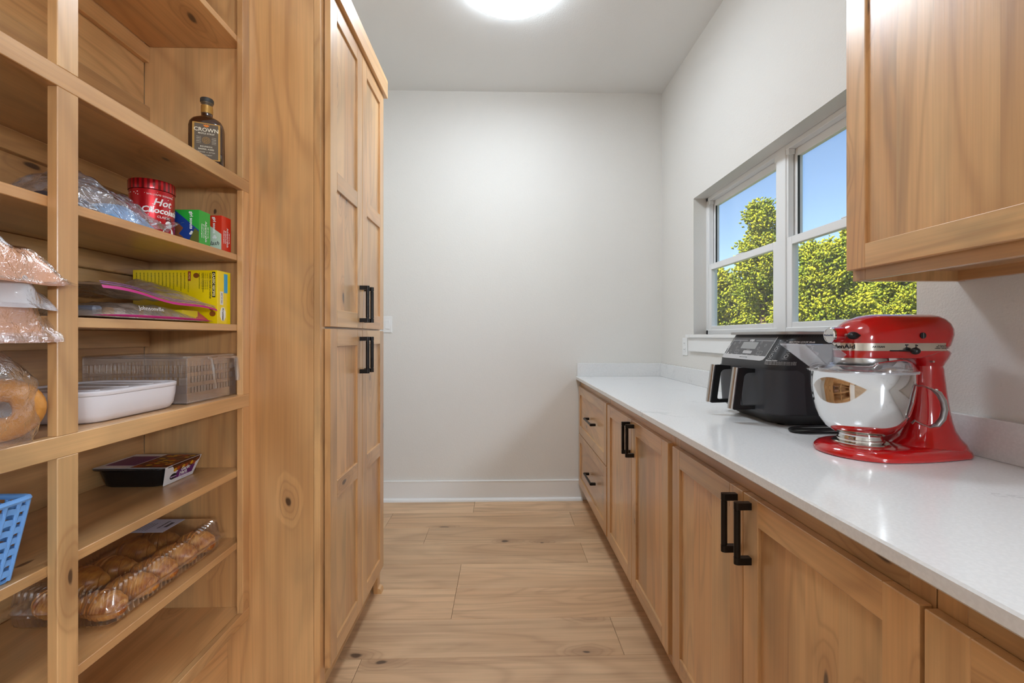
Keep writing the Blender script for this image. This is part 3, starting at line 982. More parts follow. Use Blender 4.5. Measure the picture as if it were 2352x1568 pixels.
    def wraptext(s, size, s0, z, **kw):
        m = text_mb(s, size, (1, 0, 0), (0, 0, 1), (0, 0, 0), 0.0004, **kw)
        m.xform(lambda x, y, zz: side(s0 + x, z + zz, 0.0015 - y))
        return m
    wraptext('KitchenAid', 0.0150, 0.0040, 0.2722, bold=0.00035, sx=1.12).build('brand_lettering', INK, t, (0, 0, 0), smooth=0)
    wraptext('ARTISAN', 0.0072, 0.089, 0.2722).build('model_lettering', INK, t, (0, 0, 0), smooth=0)
    sm = join(wraptext('For Service Call', 0.0032, 0.246, 0.2758), wraptext('USA: 1-800-541-6390', 0.0032, 0.246, 0.2722), wraptext('CANADA: 1-800-807-6777', 0.0032, 0.246, 0.2686))
    sm.build('service_lettering', INK, t, (0, 0, 0), smooth=0)
    ic = MB()
    for (dx, tilt) in ((0.158, 0), (0.181, 1)):
        c = Vector(side(dx, 0.2735, 0.0016))
        ic.box(c.x - 0.003, c.x + 0.003, c.y - 0.0003, c.y + 0.0001, 0.2690, 0.2715)
        ic.box(c.x - 0.0012, c.x + 0.0006, c.y - 0.0003, c.y + 0.0001, 0.2715, 0.2755)
        if tilt: ic.add([(c.x - 0.002, c.y - 0.0003, 0.2755), (c.x + 0.004, c.y - 0.0003, 0.2735), (c.x + 0.005, c.y - 0.0003, 0.2765), (c.x - 0.001, c.y - 0.0003, 0.2785)], [(0, 1, 2, 3)])
        else: ic.box(c.x - 0.004, c.x + 0.004, c.y - 0.0003, c.y + 0.0001, 0.2755, 0.2785)
    ic.build('tilt_icon', INK, t, (0, 0, 0), smooth=0)
    lv = MB().box(-0.055, -0.030, -0.0605, -0.0588, 0.2615, 0.2645)
    lv.tube([(-0.032, -0.0600, 0.263), (-0.006, -0.066, 0.263)], 0.0018, 8)
    lv.sphere((-0.002, -0.070, 0.2625), (0.0105, 0.009, 0.0085), 16, 10)
    lv.build('speed_lever', BLACKP, t, (0, 0, 0))
    MB().tube([(0.058, -0.0555, 0.236), (0.058, -0.0475, 0.236)], 0.0028, 10).build('hinge_screw', STEELB, t, (0, 0, 0))
    # planetary ring and beater shaft
    MB().lathe([(0.0, 0.2445), (0.0555, 0.2445), (0.0565, 0.242), (0.0565, 0.229), (0.055, 0.2265), (0.045, 0.2265)], -0.080, 0, 48).build('planetary_ring', STEELB, t, (0, 0, 0))
    pl = MB().lathe([(0.046, 0.2270), (0.044, 0.219), (0.036, 0.212), (0.0, 0.211)], -0.080, 0, 36)
    pl.tube([(-0.065, 0, 0.214), (-0.065, 0, 0.14)], 0.007, 12)
    pl.build('planetary_hub', BLACKP, t, (0, 0, 0))
    # bowl
    bw = MB()
    bw.lathe([(0.0, 0.031), (0.047, 0.031), (0.0475, 0.041), (0.0455, 0.046), (0.0465, 0.050), (0.060, 0.055), (0.075, 0.066), (0.089, 0.086), (0.0985, 0.110), (0.1050, 0.140), (0.1085, 0.172), (0.1098, 0.207),
              (0.1115, 0.2085), (0.1120, 0.2110), (0.1110, 0.2130), (0.1085, 0.2130), (0.1080, 0.205), (0.1065, 0.170), (0.103, 0.14), (0.0965, 0.112), (0.087, 0.088), (0.073, 0.069), (0.0, 0.057)], -0.080, 0, 72)
    bwo = bw.build('bowl', STEEL, t, (0, 0, 0), smooth=50)
    MB().lathe([(0.0476, 0.033), (0.0500, 0.0335), (0.0500, 0.0375), (0.0478, 0.039)], -0.080, 0, 48).build('foot_ring', CHROME, bwo, (0, 0, 0))
    ang = math.radians(-38)
    dx, dy = math.cos(ang), math.sin(ang)
    prof = [(0.1085, 0.178), (0.118, 0.179), (0.132, 0.173), (0.146, 0.163), (0.154, 0.146), (0.1565, 0.126), (0.153, 0.104), (0.144, 0.088), (0.131, 0.082), (0.117, 0.086), (0.104, 0.094), (0.0985, 0.086)]
    hd = MB()
    rings = []
    for i, (r, z) in enumerate(prof):
        q = i / (len(prof) - 1)
        wd = 0.011 + 0.004 * math.sin(PI * q)
        p0 = prof[max(0, i - 1)]
        p1 = prof[min(len(prof) - 1, i + 1)]
        tx, tz = p1[0] - p0[0], p1[1] - p0[1]
        ll = math.hypot(tx, tz)
        nx, nz = tz / ll, -tx / ll
        ring = []
        for k in range(10):
            a = 2 * PI * k / 10
            uu, vv = wd * math.cos(a), (0.0065 if 2 < i < 8 else 0.0022) * math.sin(a)
            rr, zz = r + nx * vv, z + nz * vv
            ring.append((-0.080 + dx * rr - dy * uu, dy * rr + dx * uu, zz))
        rings.append(ring)
    hd.loft(rings)
    hd.sphere((-0.080 + dx * 0.142, dy * 0.142, 0.171), (0.004, 0.004, 0.003), 10, 6)
    hd.build('bowl_handle', STEELB, bwo, (0, 0, 0), smooth=60)
    # pouring shield
    s = MB()
    gap = math.radians(24)
    def shield(i, j):
        a = -PI + gap * 0.2 + (2 * PI - gap * 0.4) * i
        pr = [(0.1145, 0.208), (0.1150, 0.2150), (0.1105, 0.2165), (0.1010, 0.2185), (0.0920, 0.224), (0.082, 0.2265), (0.066, 0.2270), (0.064, 0.2245)]
        q = min(len(pr) - 1, round(j * (len(pr) - 1)))
        r, z = pr[q]
        hump = max(0.0, math.cos((a - math.radians(-50)) * 1.25)) if abs(a - math.radians(-50)) < math.radians(60) else 0
        if 3 <= q <= 5: z += 0.016 * hump ** 0.6 if hump > 0 else 0
        return (-0.080 + r * math.cos(a), r * math.sin(a), z)
    s.grid(shield, 80, 8)
    so = s.build('pouring_shield', SHIELD, t, (0, 0, 0), smooth=60)
    so['label'] = 'clear plastic pouring shield'
    ch = MB()
    # chute: floor and two flared walls, leaning outwards from the shield towards the front
    A0, A1 = Vector((-0.180, -0.030, 0.219)), Vector((-0.180, 0.045, 0.219))
    B0, B1 = Vector((-0.252, -0.042, 0.279)), Vector((-0.252, 0.058, 0.279))
    A0t, A1t = A0 + Vector((0.034, -0.006, 0.034)), A1 + Vector((0.034, 0.012, 0.034))
    B0t, B1t = B0 + Vector((0.058, -0.010, 0.0)), B1 + Vector((0.058, 0.016, 0.0))
    def sheet4(a, b_, c, d, th=0.0022):
        n = (b_ - a).cross(d - a).normalized() * th
        V = [a, b_, c, d, a + n, b_ + n, c + n, d + n]
        ch.add([tuple(p) for p in V], [(0, 1, 2, 3), (4, 7, 6, 5), (0, 4, 5, 1), (1, 5, 6, 2), (2, 6, 7, 3), (3, 7, 4, 0)])
    sheet4(A0, B0, B1, A1)
    sheet4(A0, A0t, B0t, B0)
    sheet4(A1, B1, B1t, A1t)
    ch.build('pouring_chute', SHIELD, so, (0, 0, 0), smooth=0)
    MB().tube([(-0.080 + 0.1150 * math.cos(2 * PI * k / 60), 0.1150 * math.sin(2 * PI * k / 60), 0.2115) for k in range(60)], 0.0016, 6, closed=True).build('shield_rim', SHIELD, so, (0, 0, 0))
mixer()

# ------------------------------------------------------------------ two-drawer air fryer
FBLK = plain('fryer_black', rgb(44, 45, 48), 0.34, spec=0.45)
FDRW = plain('fryer_drawer_black', rgb(60, 61, 65), 0.42, spec=0.4, bump=(500, 0.15, 0.001))
FGLS = plain('fryer_gloss_panel', rgb(78, 78, 81), 0.22)
GRAYP = plain('grey_metal_plate', rgb(176, 174, 172), 0.34, metal=0.7)
SILV = plain('silver_plastic', rgb(196, 196, 198), 0.32, metal=0.3)
LCD = plain('grey_display', rgb(150, 152, 152), 0.3)

FC = 1.610
FSEC = [(0.004, 0.925, 1.160, 0.150), (0.010, 0.915, 1.168, 0.160), (0.040, 0.884, 1.174, 0.190), (0.120, 0.880, 1.177, 0.195), (0.190, 0.879, 1.178, 0.196), (0.214, 0.882, 1.178, 0.196), (0.222, 0.887, 1.178, 0.1955), (0.296, 0.930, 1.176, 0.188), (0.304, 0.935, 1.175, 0.187)]
def fsec(z):
    for a, b_ in zip(FSEC[:-1], FSEC[1:]):
        if z <= b_[0]:
            q = max(0.0, (z - a[0]) / (b_[0] - a[0]))
            return [a[k] + (b_[k] - a[k]) * q for k in (1, 2, 3)]
    return list(FSEC[-1][1:])
def fry(s, z, off=0.0, r=0.058):
    """point on the fryer's outside: s = arc length from the front centre, positive towards -Y"""
    xf, xb, hw = fsec(z)
    sg = -1 if s >= 0 else 1
    a = abs(s)
    st = hw - r
    if a <= st: p, n = (xf, a), (-1, 0)
    elif a <= st + r * PI / 2:
        ph = (a - st) / r
        p, n = (xf + r - r * math.cos(ph), st + r * math.sin(ph)), (-math.cos(ph), math.sin(ph))
    else:
        p, n = (xf + r + a - st - r * PI / 2, hw), (0, 1)
    return (p[0] + n[0] * off, FC + sg * (p[1] + n[1] * off), CT + z)
def fryer():
    t = thing('air_fryer', (1.02, FC, CT), 'black two-drawer air fryer with silver handles behind the mixer', 'air fryer')
    def ring(z, xf, xb, hw):
        r = 0.058
        pts = []
        for (cx, cy, a0, rr) in ((xb - 0.03, hw - 0.03, 0, 0.03), (xf + r, hw - r, PI / 2, r), (xf + r, -hw + r, PI, r), (xb - 0.03, -hw + 0.03, 1.5 * PI, 0.03)):
            for k in range(9):
                a = a0 + PI / 2 * k / 8
                pts.append((cx + rr * math.cos(a), FC + cy + rr * math.sin(a), CT + z))
        return pts
    MB().loft([ring(*q) for q in FSEC]).build('body', FBLK, t, smooth=40)
    fe = MB()
    for (x, y) in ((0.95, FC - 0.12), (0.95, FC + 0.12), (1.14, FC - 0.12), (1.14, FC + 0.12)):
        MB().lathe([(0.0, CT), (0.012, CT), (0.013, CT + 0.006), (0.0, CT + 0.006)], x, y, 14).build('foot', BLACKP, t)
    tp = MB().loft([ring(0.304, 0.921, 1.182, 0.196), ring(0.3055, 0.919, 1.183, 0.198), ring(0.313, 0.919, 1.183, 0.198), ring(0.3148, 0.921, 1.181, 0.196)])
    tp.build('top_plate', GRAYP, t, smooth=40)
    # vents under the top plate, right corner
    vt = MB()
    for k in range(26):
        s = 0.155 + k * 0.0085
        a, b_ = fry(s, 0.2945, 0.0006), fry(s + 0.003, 0.2945, 0.0006)
        c, d = fry(s + 0.003, 0.3025, 0.0006), fry(s, 0.3025, 0.0006)
        vt.add([a, b_, c, d], [(0, 1, 2, 3)])
    vt.build('vent_slots', BLACKP, t, smooth=0)
    def patch(s0, s1, z0, z1, off, n=24, corner=None):
        m = MB()
        nz = 14
        outer, inner = [], []
        for j in range(nz + 1):
            z = z0 + (z1 - z0) * j / nz
            e1 = s1
            if corner and z > z1 - corner:
                e1 = s1 - math.copysign(corner - math.sqrt(max(0, corner ** 2 - (z - z1 + corner) ** 2)), s1)
            outer.append([fry(s0 + (e1 - s0) * i / n, z, off) for i in range(n + 1)])
            inner.append([fry(s0 + (e1 - s0) * i / n, z, -0.004) for i in range(n + 1)])
        m.loft(outer, False, False, False)
        edge_o = outer[0] + [r[-1] for r in outer[1:]] + outer[-1][::-1][1:] + [r[0] for r in outer[::-1]][1:]
        edge_i = inner[0] + [r[-1] for r in inner[1:]] + inner[-1][::-1][1:] + [r[0] for r in inner[::-1]][1:]
        m.loft([edge_o, edge_i], False, False, True)
        return m
    for sg in (1, -1):
        d = patch(sg * 0.0022, sg * 0.268, 0.043, 0.187, 0.0035, corner=0.022).build('drawer', FDRW, t, smooth=40)
        y = FC - sg * 0.082
        h = MB()
        # handle: dark bracket with a bright slanted bar in front
        top, bot = CT + 0.190, CT + 0.044
        out = [(0.876, top - 0.004), (0.834, top), (0.816, top - 0.002), (0.797, bot + 0.006), (0.803, bot), (0.876, bot + 0.002), (0.876, bot + 0.015), (0.832, bot + 0.013), (0.825, bot + 0.017), (0.8245, bot + 0.022), (0.838, top - 0.030), (0.844, top - 0.022), (0.852, top - 0.0185), (0.876, top - 0.017)]
        h.prism(out, 1, y - 0.010, y + 0.010)
        ho = h.build('handle_bracket', BLACKP, d, smooth=25)
        br = MB()
        P0, P1 = Vector((0.8155, y, top)), Vector((0.7965, y, bot + 0.003))
        ax = (P1 - P0).normalized()
        nx = Vector((0, 1, 0)).cross(ax).normalized()
        if nx.x > 0: nx = -nx
        rg = []
        for P in (P0, P1):
            rg.append([tuple(P + Vector((0, 1, 0)) * (0.0135 * math.cos(2 * PI * k / 24)) + nx * (0.009 * math.sin(2 * PI * k / 24) + 0.002)) for k in range(24)])
        br.loft(rg)
        bo = br.build('handle_bar', STEELB, d, smooth=40)
        bo['label'] = 'shiny silver handle bar'
    # sloping control panel
    pz0, pz1 = 0.2225, 0.2955
    p0, p1 = Vector(fry(0, pz0)), Vector(fry(0, pz1))
    U = (p1 - p0).normalized()
    Rr = Vector((0, -1, 0))
    H = (p1 - p0).length
    C = (p0 + p1) / 2
    def at(a, b_, lift=0.0):
        return C + Rr * a + U * b_ + Rr.cross(U) * lift
    poly_plate(Rr, U, C, [(-0.134, -H / 2 + 0.004), (0.126, -H / 2 + 0.004), (0.131, -H / 2 + 0.010), (0.137, H / 2), (-0.132, H / 2)], 0.0012).build('control_panel', FGLS, t, smooth=0)
    lip = MB()
    z = 0.0018
    lip = join(poly_plate(Rr, U, C, [(-0.136, -H / 2 - 0.010), (0.112, -H / 2 - 0.010), (0.126, -H / 2 - 0.006), (0.131, -H / 2 + 0.003), (0.131, -H / 2 + 0.008), (-0.136, -H / 2 + 0.008)], 0.0022),
               poly_plate(Rr, U, C, [(-0.148, -H / 2 - 0.008), (-0.136, -H / 2 - 0.010), (-0.134, -H / 2 + 0.008), (-0.1335, 0.008), (-0.142, 0.006), (-0.148, -0.002)], 0.0018),
               poly_plate(Rr, U, C, [(0.128, -H / 2 + 0.004), (0.1308, -H / 2 + 0.004), (0.1370, H / 2), (0.1350, H / 2)], 0.0018),
               poly_plate(Rr, U, C, [(-0.1345, 0.0), (-0.1330, 0.0), (-0.1325, H / 2), (-0.1340, H / 2)], 0.0018),
               poly_plate(Rr, U, C, [(-0.132, H / 2 - 0.0165), (-0.032, H / 2 - 0.0165), (-0.032, H / 2 - 0.0152), (-0.132, H / 2 - 0.0152)], 0.0016),
               poly_plate(Rr, U, C, [(0.024, H / 2 - 0.0165), (0.135, H / 2 - 0.0165), (0.135, H / 2 - 0.0152), (0.024, H / 2 - 0.0152)], 0.0016))
    lip.build('panel_trim', SILV, t, smooth=0)
    plate(Rr, U, at(-0.1425, -0.022, 0.0018), 0.004, 0.022, 0.0006, rad=0.002).build('power_slot', BLACKP, t, smooth=0)
    plate(Rr, U, at(-0.004, 0.006, 0.0012), 0.098, 0.028, 0.0006, rad=0.002).build('display', LCD, t, smooth=0)
    L = 0.0013
    tx = join(text_mb('NINJA', 0.013, Rr, U, at(-0.004, H / 2 - 0.0155, L), 0.0003, bold=0.0002, sx=0.8, shear=0.2))
    tx.build('brand_lettering', WHITEINK, t, smooth=0)
    plate(Rr, U, at(0.006, -0.0215, L), 0.056, 0.0115, 0.0005, rad=0.003).build('match_button', SILV, t, smooth=0)
    ink = []
    ink.append(text_mb('DUALZONE', 0.0036, Rr, U, at(0.004, -0.0125, L), 0.0003))
    ink.append(text_mb('1', 0.007, Rr, U, at(-0.066, -0.0215, L), 0.0003))
    ink.append(text_mb('2', 0.007, Rr, U, at(0.082, -0.0215, L), 0.0003))
    for i, w_ in enumerate(('TIMER', 'TEMP', 'ROAST', 'REHEAT', 'DEHYDRATE', 'BAKE')):
        ink.append(text_mb(w_, 0.0042, Rr, U, at(-0.093 + i * 0.036, -0.0335, L), 0.0003, sx=0.8))
        ink.append(plate(Rr, U, at(-0.093 + i * 0.036, -0.0385, L), 0.006, 0.0022, 0.0003))
    for (a, b_) in ((-0.112, 0.012), (-0.080, 0.018), (-0.080, -0.004), (0.062, 0.018), (0.062, -0.004), (0.094, 0.008)):
        for k in range(8):
            an = 2 * PI * k / 8
            ink.append(plate(Rr, U, at(a + 0.0052 * math.cos(an), b_ + 0.0052 * math.sin(an), L), 0.0016, 0.0016, 0.0002))
        ink.append(text_mb('-' if b_ < 0 else '+', 0.006, Rr, U, at(a, b_, L), 0.0003))
    for (a, w_) in ((-0.066, 0.026), (0.082, 0.030)):
        for sy in (-0.0062, 0.0062): ink.append(plate(Rr, U, at(a, -0.0215 + sy, L), w_, 0.0008, 0.0003))
        for sx_ in (-0.5, 0.5): ink.append(plate(Rr, U, at(a + sx_ * w_, -0.0215, L), 0.0008, 0.011, 0.0003))
    for i, w_ in enumerate(('AIR FRY', 'AIR BROIL', 'HOLD')):
        ink.append(text_mb(w_, 0.0036, Rr, U, at(-0.112, -0.0135 - 0.0062 * i, L), 0.0003))
    ink.append(text_mb('MATCH COOK    SMART FINISH', 0.0030, Rr, U, at(0.006, -0.0205, L + 0.0006), 0.0002))
    join(*ink).build('panel_lettering', plain('grey_ink', rgb(190, 190, 190), 0.6), t, smooth=0)
    text_mb('SMART COOK SYSTEM', 0.0050, Rr, U, at(0.0, -H / 2 - 0.001, 0.0023), 0.0003).build('trim_lettering', plain('dim_ink', rgb(120, 120, 122), 0.6), t, smooth=0)
    plate(Rr, U, at(-0.122, -0.034, L), 0.008, 0.016, 0.0006, rad=0.004).build('power_button', SILV, t, smooth=0)
    # printed instructions wrapping the right-hand corner
    pr = []
    def wr(m, s0, z0):
        m.xform(lambda x, y, zz: fry(s0 + x, z0 + zz, 0.0004 - y))
        return m
    X, Z = (1, 0, 0), (0, 0, 1)
    pr.append(wr(text_mb('MATCH COOK Mode', 0.0085, X, Z, (0, 0, 0), 0.0003, 'LEFT', bold=0.00025), 0.182, 0.2790))
    for i, s_ in enumerate(('Use to cook the same food or different foods', 'automatically at the same temperature and time')):
        pr.append(wr(text_mb(s_, 0.0040, X, Z, (0, 0, 0), 0.0003, 'LEFT', sx=0.95), 0.182, 0.2725 - 0.0040 * i))
    pr.append(wr(text_mb('Multi-Zone Cooking', 0.0050, X, Z, (0, 0, 0), 0.0003, 'LEFT', bold=0.0002), 0.140, 0.2185))
    for i in range(3):
        pr.append(wr(text_mb('For best results cook one food in two zones, use Match', 0.0042, X, Z, (0, 0, 0), 0.0003, 'LEFT', sx=1.05), 0.140, 0.2140 - 0.0040 * i))
    def ringmark(cx, cz, r):
        m = MB()
        n = 14
        m.loft([[(cx + r * math.cos(2 * PI * k / n), 0, cz + r * math.sin(2 * PI * k / n)) for k in range(n)], [(cx + (r - 0.0011) * math.cos(2 * PI * k / n), 0, cz + (r - 0.0011) * math.sin(2 * PI * k / n)) for k in range(n)]], False, False)
        return wr(m, 0, 0)
    for (s_, z_) in ((0.155, 0.2565), (0.200, 0.2565), (0.262, 0.2565), (0.152, 0.2330), (0.198, 0.2330), (0.256, 0.2330)):
        pr.append(ringmark(s_, z_, 0.0055))
        pr.append(wr(text_mb('AIR FRY', 0.0030, X, Z, (0, 0, 0), 0.0003), s_, z_ + 0.0085))
        pr.append(wr(text_mb('20-25 mins', 0.0034, X, Z, (0, 0, 0), 0.0003), s_, z_ - 0.0085))
    pr.append(wr(plate(X, Z, (0.063, 0, 0), 0.150, 0.0008, 0.0003), 0.140, 0.2455))
    pr.append(wr(plate(X, Z, (0, 0, 0), 0.026, 0.0008, 0.0003), 0.164, 0.2835))
    pr.append(wr(plate(X, Z, (0, 0, 0), 0.026, 0.0008, 0.0003), 0.164, 0.2720))
    pr.append(wr(text_mb('MATCH COOK', 0.0032, X, Z, (0, 0, 0), 0.0003), 0.164, 0.278))
    join(*pr).build('instruction_print', plain('print_ink', rgb(205, 205, 205), 0.6), t, smooth=0)
    # folded power cord lying in front of the right side
    cp = []
    for k in range(40):
        q = k / 39
        a = PI * 0.5 + PI * 1.0 * min(1, max(0, (q - 0.35) / 0.3))
        if q < 0.35: x, y = 1.17 - 0.24 * (q / 0.35), FC - 0.222
        elif q < 0.65: x, y = 0.930 + 0.034 * math.cos(a), FC - 0.250 + 0.028 * math.sin(a)
        else: x, y = 0.930 + 0.24 * (q - 0.65) / 0.35, FC - 0.278
        cp.append((x, y, CT + 0.0105 + 0.004 * math.sin(q * 9)))
    MB().tube(cp, 0.0032, 8).build('power_cord', BLACKP, t)
    cp2 = [(p[0] + 0.004, p[1] + 0.004, CT + 0.0038) for p in cp]
    MB().tube(cp2, 0.0032, 8).build('power_cord', BLACKP, t)
fryer()

# ------------------------------------------------------------------ things on the shelves
def N(x, y, z, s=1.0):
    return noise.noise(Vector((x * s, y * s, z * s)))

# --- syrup bottle on the second shelf
def bottle():
    bx, by, bz = -0.872, 1.333, 1.7197
    t = thing('syrup_bottle', (bx, by, bz), 'dark amber glass syrup bottle with brown label on the upper shelf', 'bottle', rotz=math.radians(23), local=True)
    AMB = plain('amber_glass', rgb(52, 26, 14), 0.06, spec=0.7, coat=0.6)
    NECKG = clear('neck_glass', (0.80, 0.72, 0.60), 0.03, 1.5, 0.12, (0.5, 0.42, 0.3), boost=2.0)
    GOLD = plain('gold_foil', rgb(176, 134, 66), 0.38, metal=0.45)
    LAB = plain('brown_label', rgb(92, 80, 66), 0.6)
    CAP = plain('black_cork_cap', rgb(52, 52, 50), 0.5)
    CREAM = plain('cream_ink', rgb(226, 218, 196), 0.6)
    def sec(hx, hy, z, e=4.0, n=48):
        return [(hx * math.copysign(abs(math.cos(2 * PI * k / n)) ** (2 / e), math.cos(2 * PI * k / n)), hy * math.copysign(abs(math.sin(2 * PI * k / n)) ** (2 / e), math.sin(2 * PI * k / n)), z) for k in range(n)]
    b = MB().loft([sec(0.040, 0.027, 0.0), sec(0.0435, 0.0300, 0.004), sec(0.0440, 0.0305, 0.05), sec(0.0440, 0.0305, 0.112), sec(0.0425, 0.0295, 0.124, 3.6), sec(0.037, 0.026, 0.135, 3.0), sec(0.028, 0.021, 0.142, 2.5), sec(0.018, 0.0165, 0.146, 2.0), sec(0.0150, 0.0150, 0.150, 2.0), sec(0.0145, 0.0145, 0.156, 2.0)])
    b.build('body', AMB, t, (0, 0, 0), smooth=50)
    MB().lathe([(0.0145, 0.156), (0.0142, 0.184), (0.0158, 0.186), (0.0158, 0.190), (0.0125, 0.191)], 0, 0, 28).build('neck', NECKG, t, (0, 0, 0))
    MB().lathe([(0.0150, 0.158), (0.0152, 0.159), (0.0152, 0.179), (0.0150, 0.180)], 0, 0, 28).build('neck_band', GOLD, t, (0, 0, 0))
    MB().lathe([(0.0, 0.190), (0.0165, 0.190), (0.0172, 0.192), (0.0172, 0.200), (0.0160, 0.202), (0.0, 0.202)], 0, 0, 30).build('cap', CAP, t, (0, 0, 0))
    Rr, U = (1, 0, 0), (0, 0, 1)
    y = -0.0306
    join(plate(Rr, U, (0.004, y + 0.0004, 0.066), 0.068, 0.106, 0.0006, rad=0.002)).build('label_border', GOLD, t, (0, 0, 0), smooth=0)
    plate(Rr, U, (0.004, y - 0.0001, 0.066), 0.058, 0.100, 0.0006).build('label', LAB, t, (0, 0, 0), smooth=0)
    yy = y - 0.0008
    tx = [text_mb('CROWN', 0.0155, Rr, U, (0.004, yy, 0.0985), 0.0003, bold=0.0002, sx=1.0),
          text_mb('MAPLE SYRUP', 0.0058, Rr, U, (0.004, yy, 0.0880), 0.0003, bold=0.0001, space=1.15),
          text_mb('BOURBON', 0.0054, Rr, U, (0.004, yy, 0.0505), 0.0003, bold=0.0001, space=1.2),
          text_mb('BARREL AGED', 0.0056, Rr, U, (0.004, yy, 0.0430), 0.0003, bold=0.0001, space=1.1),
          text_mb('PRODUCED   &   BOTTLED', 0.0036, Rr, U, (0.004, yy, 0.0345), 0.0003),
          text_mb('MADISON SELECT', 0.0036, Rr, U, (0.004, yy, 0.0265), 0.0003)]
    for sx_ in (-1, 1):
        for i in range(5): tx.append(plate(Rr, U, (0.004 + sx_ * 0.0185, yy + 0.0003, 0.0780 - i * 0.0045), 0.011, 0.0014 if i % 2 else 0.0008, 0.0002))
    join(*tx).build('label_lettering', CREAM, t, (0, 0, 0), smooth=0)
    em = MB()
    for r0, r1 in ((0.0098, 0.0088), (0.0062, 0.0052)):
        em.loft([[(0.004 + r * math.cos(2 * PI * k / 24), yy, 0.0690 + r * math.sin(2 * PI * k / 24)) for k in range(24)] for r in (r0, r1)], False, False)
    for k in range(4):
        em = join(em, plate((math.cos(k * PI / 4), 0, math.sin(k * PI / 4)), (-math.sin(k * PI / 4), 0, math.cos(k * PI / 4)), (0.004, yy + 0.0003, 0.0690), 0.018, 0.0009, 0.0002))
    em.build('emblem', GOLD, t, (0, 0, 0), smooth=0)
    pts = [(-0.008, 0.005), (-0.0055, 0.0005), (0, -0.002), (0.0055, 0.0005), (0.008, 0.005), (0.0045, 0.0038), (0.0025, 0.0065), (0.0, 0.0042), (-0.0025, 0.0065), (-0.0045, 0.0038)]
    poly_plate(Rr, U, (0.004, yy + 0.0003, 0.1085), [(p[0], p[1]) for p in pts], 0.0004).build('crown_mark', plain('orange_ink', rgb(222, 124, 28), 0.5), t, (0, 0, 0), smooth=0)
bottle()

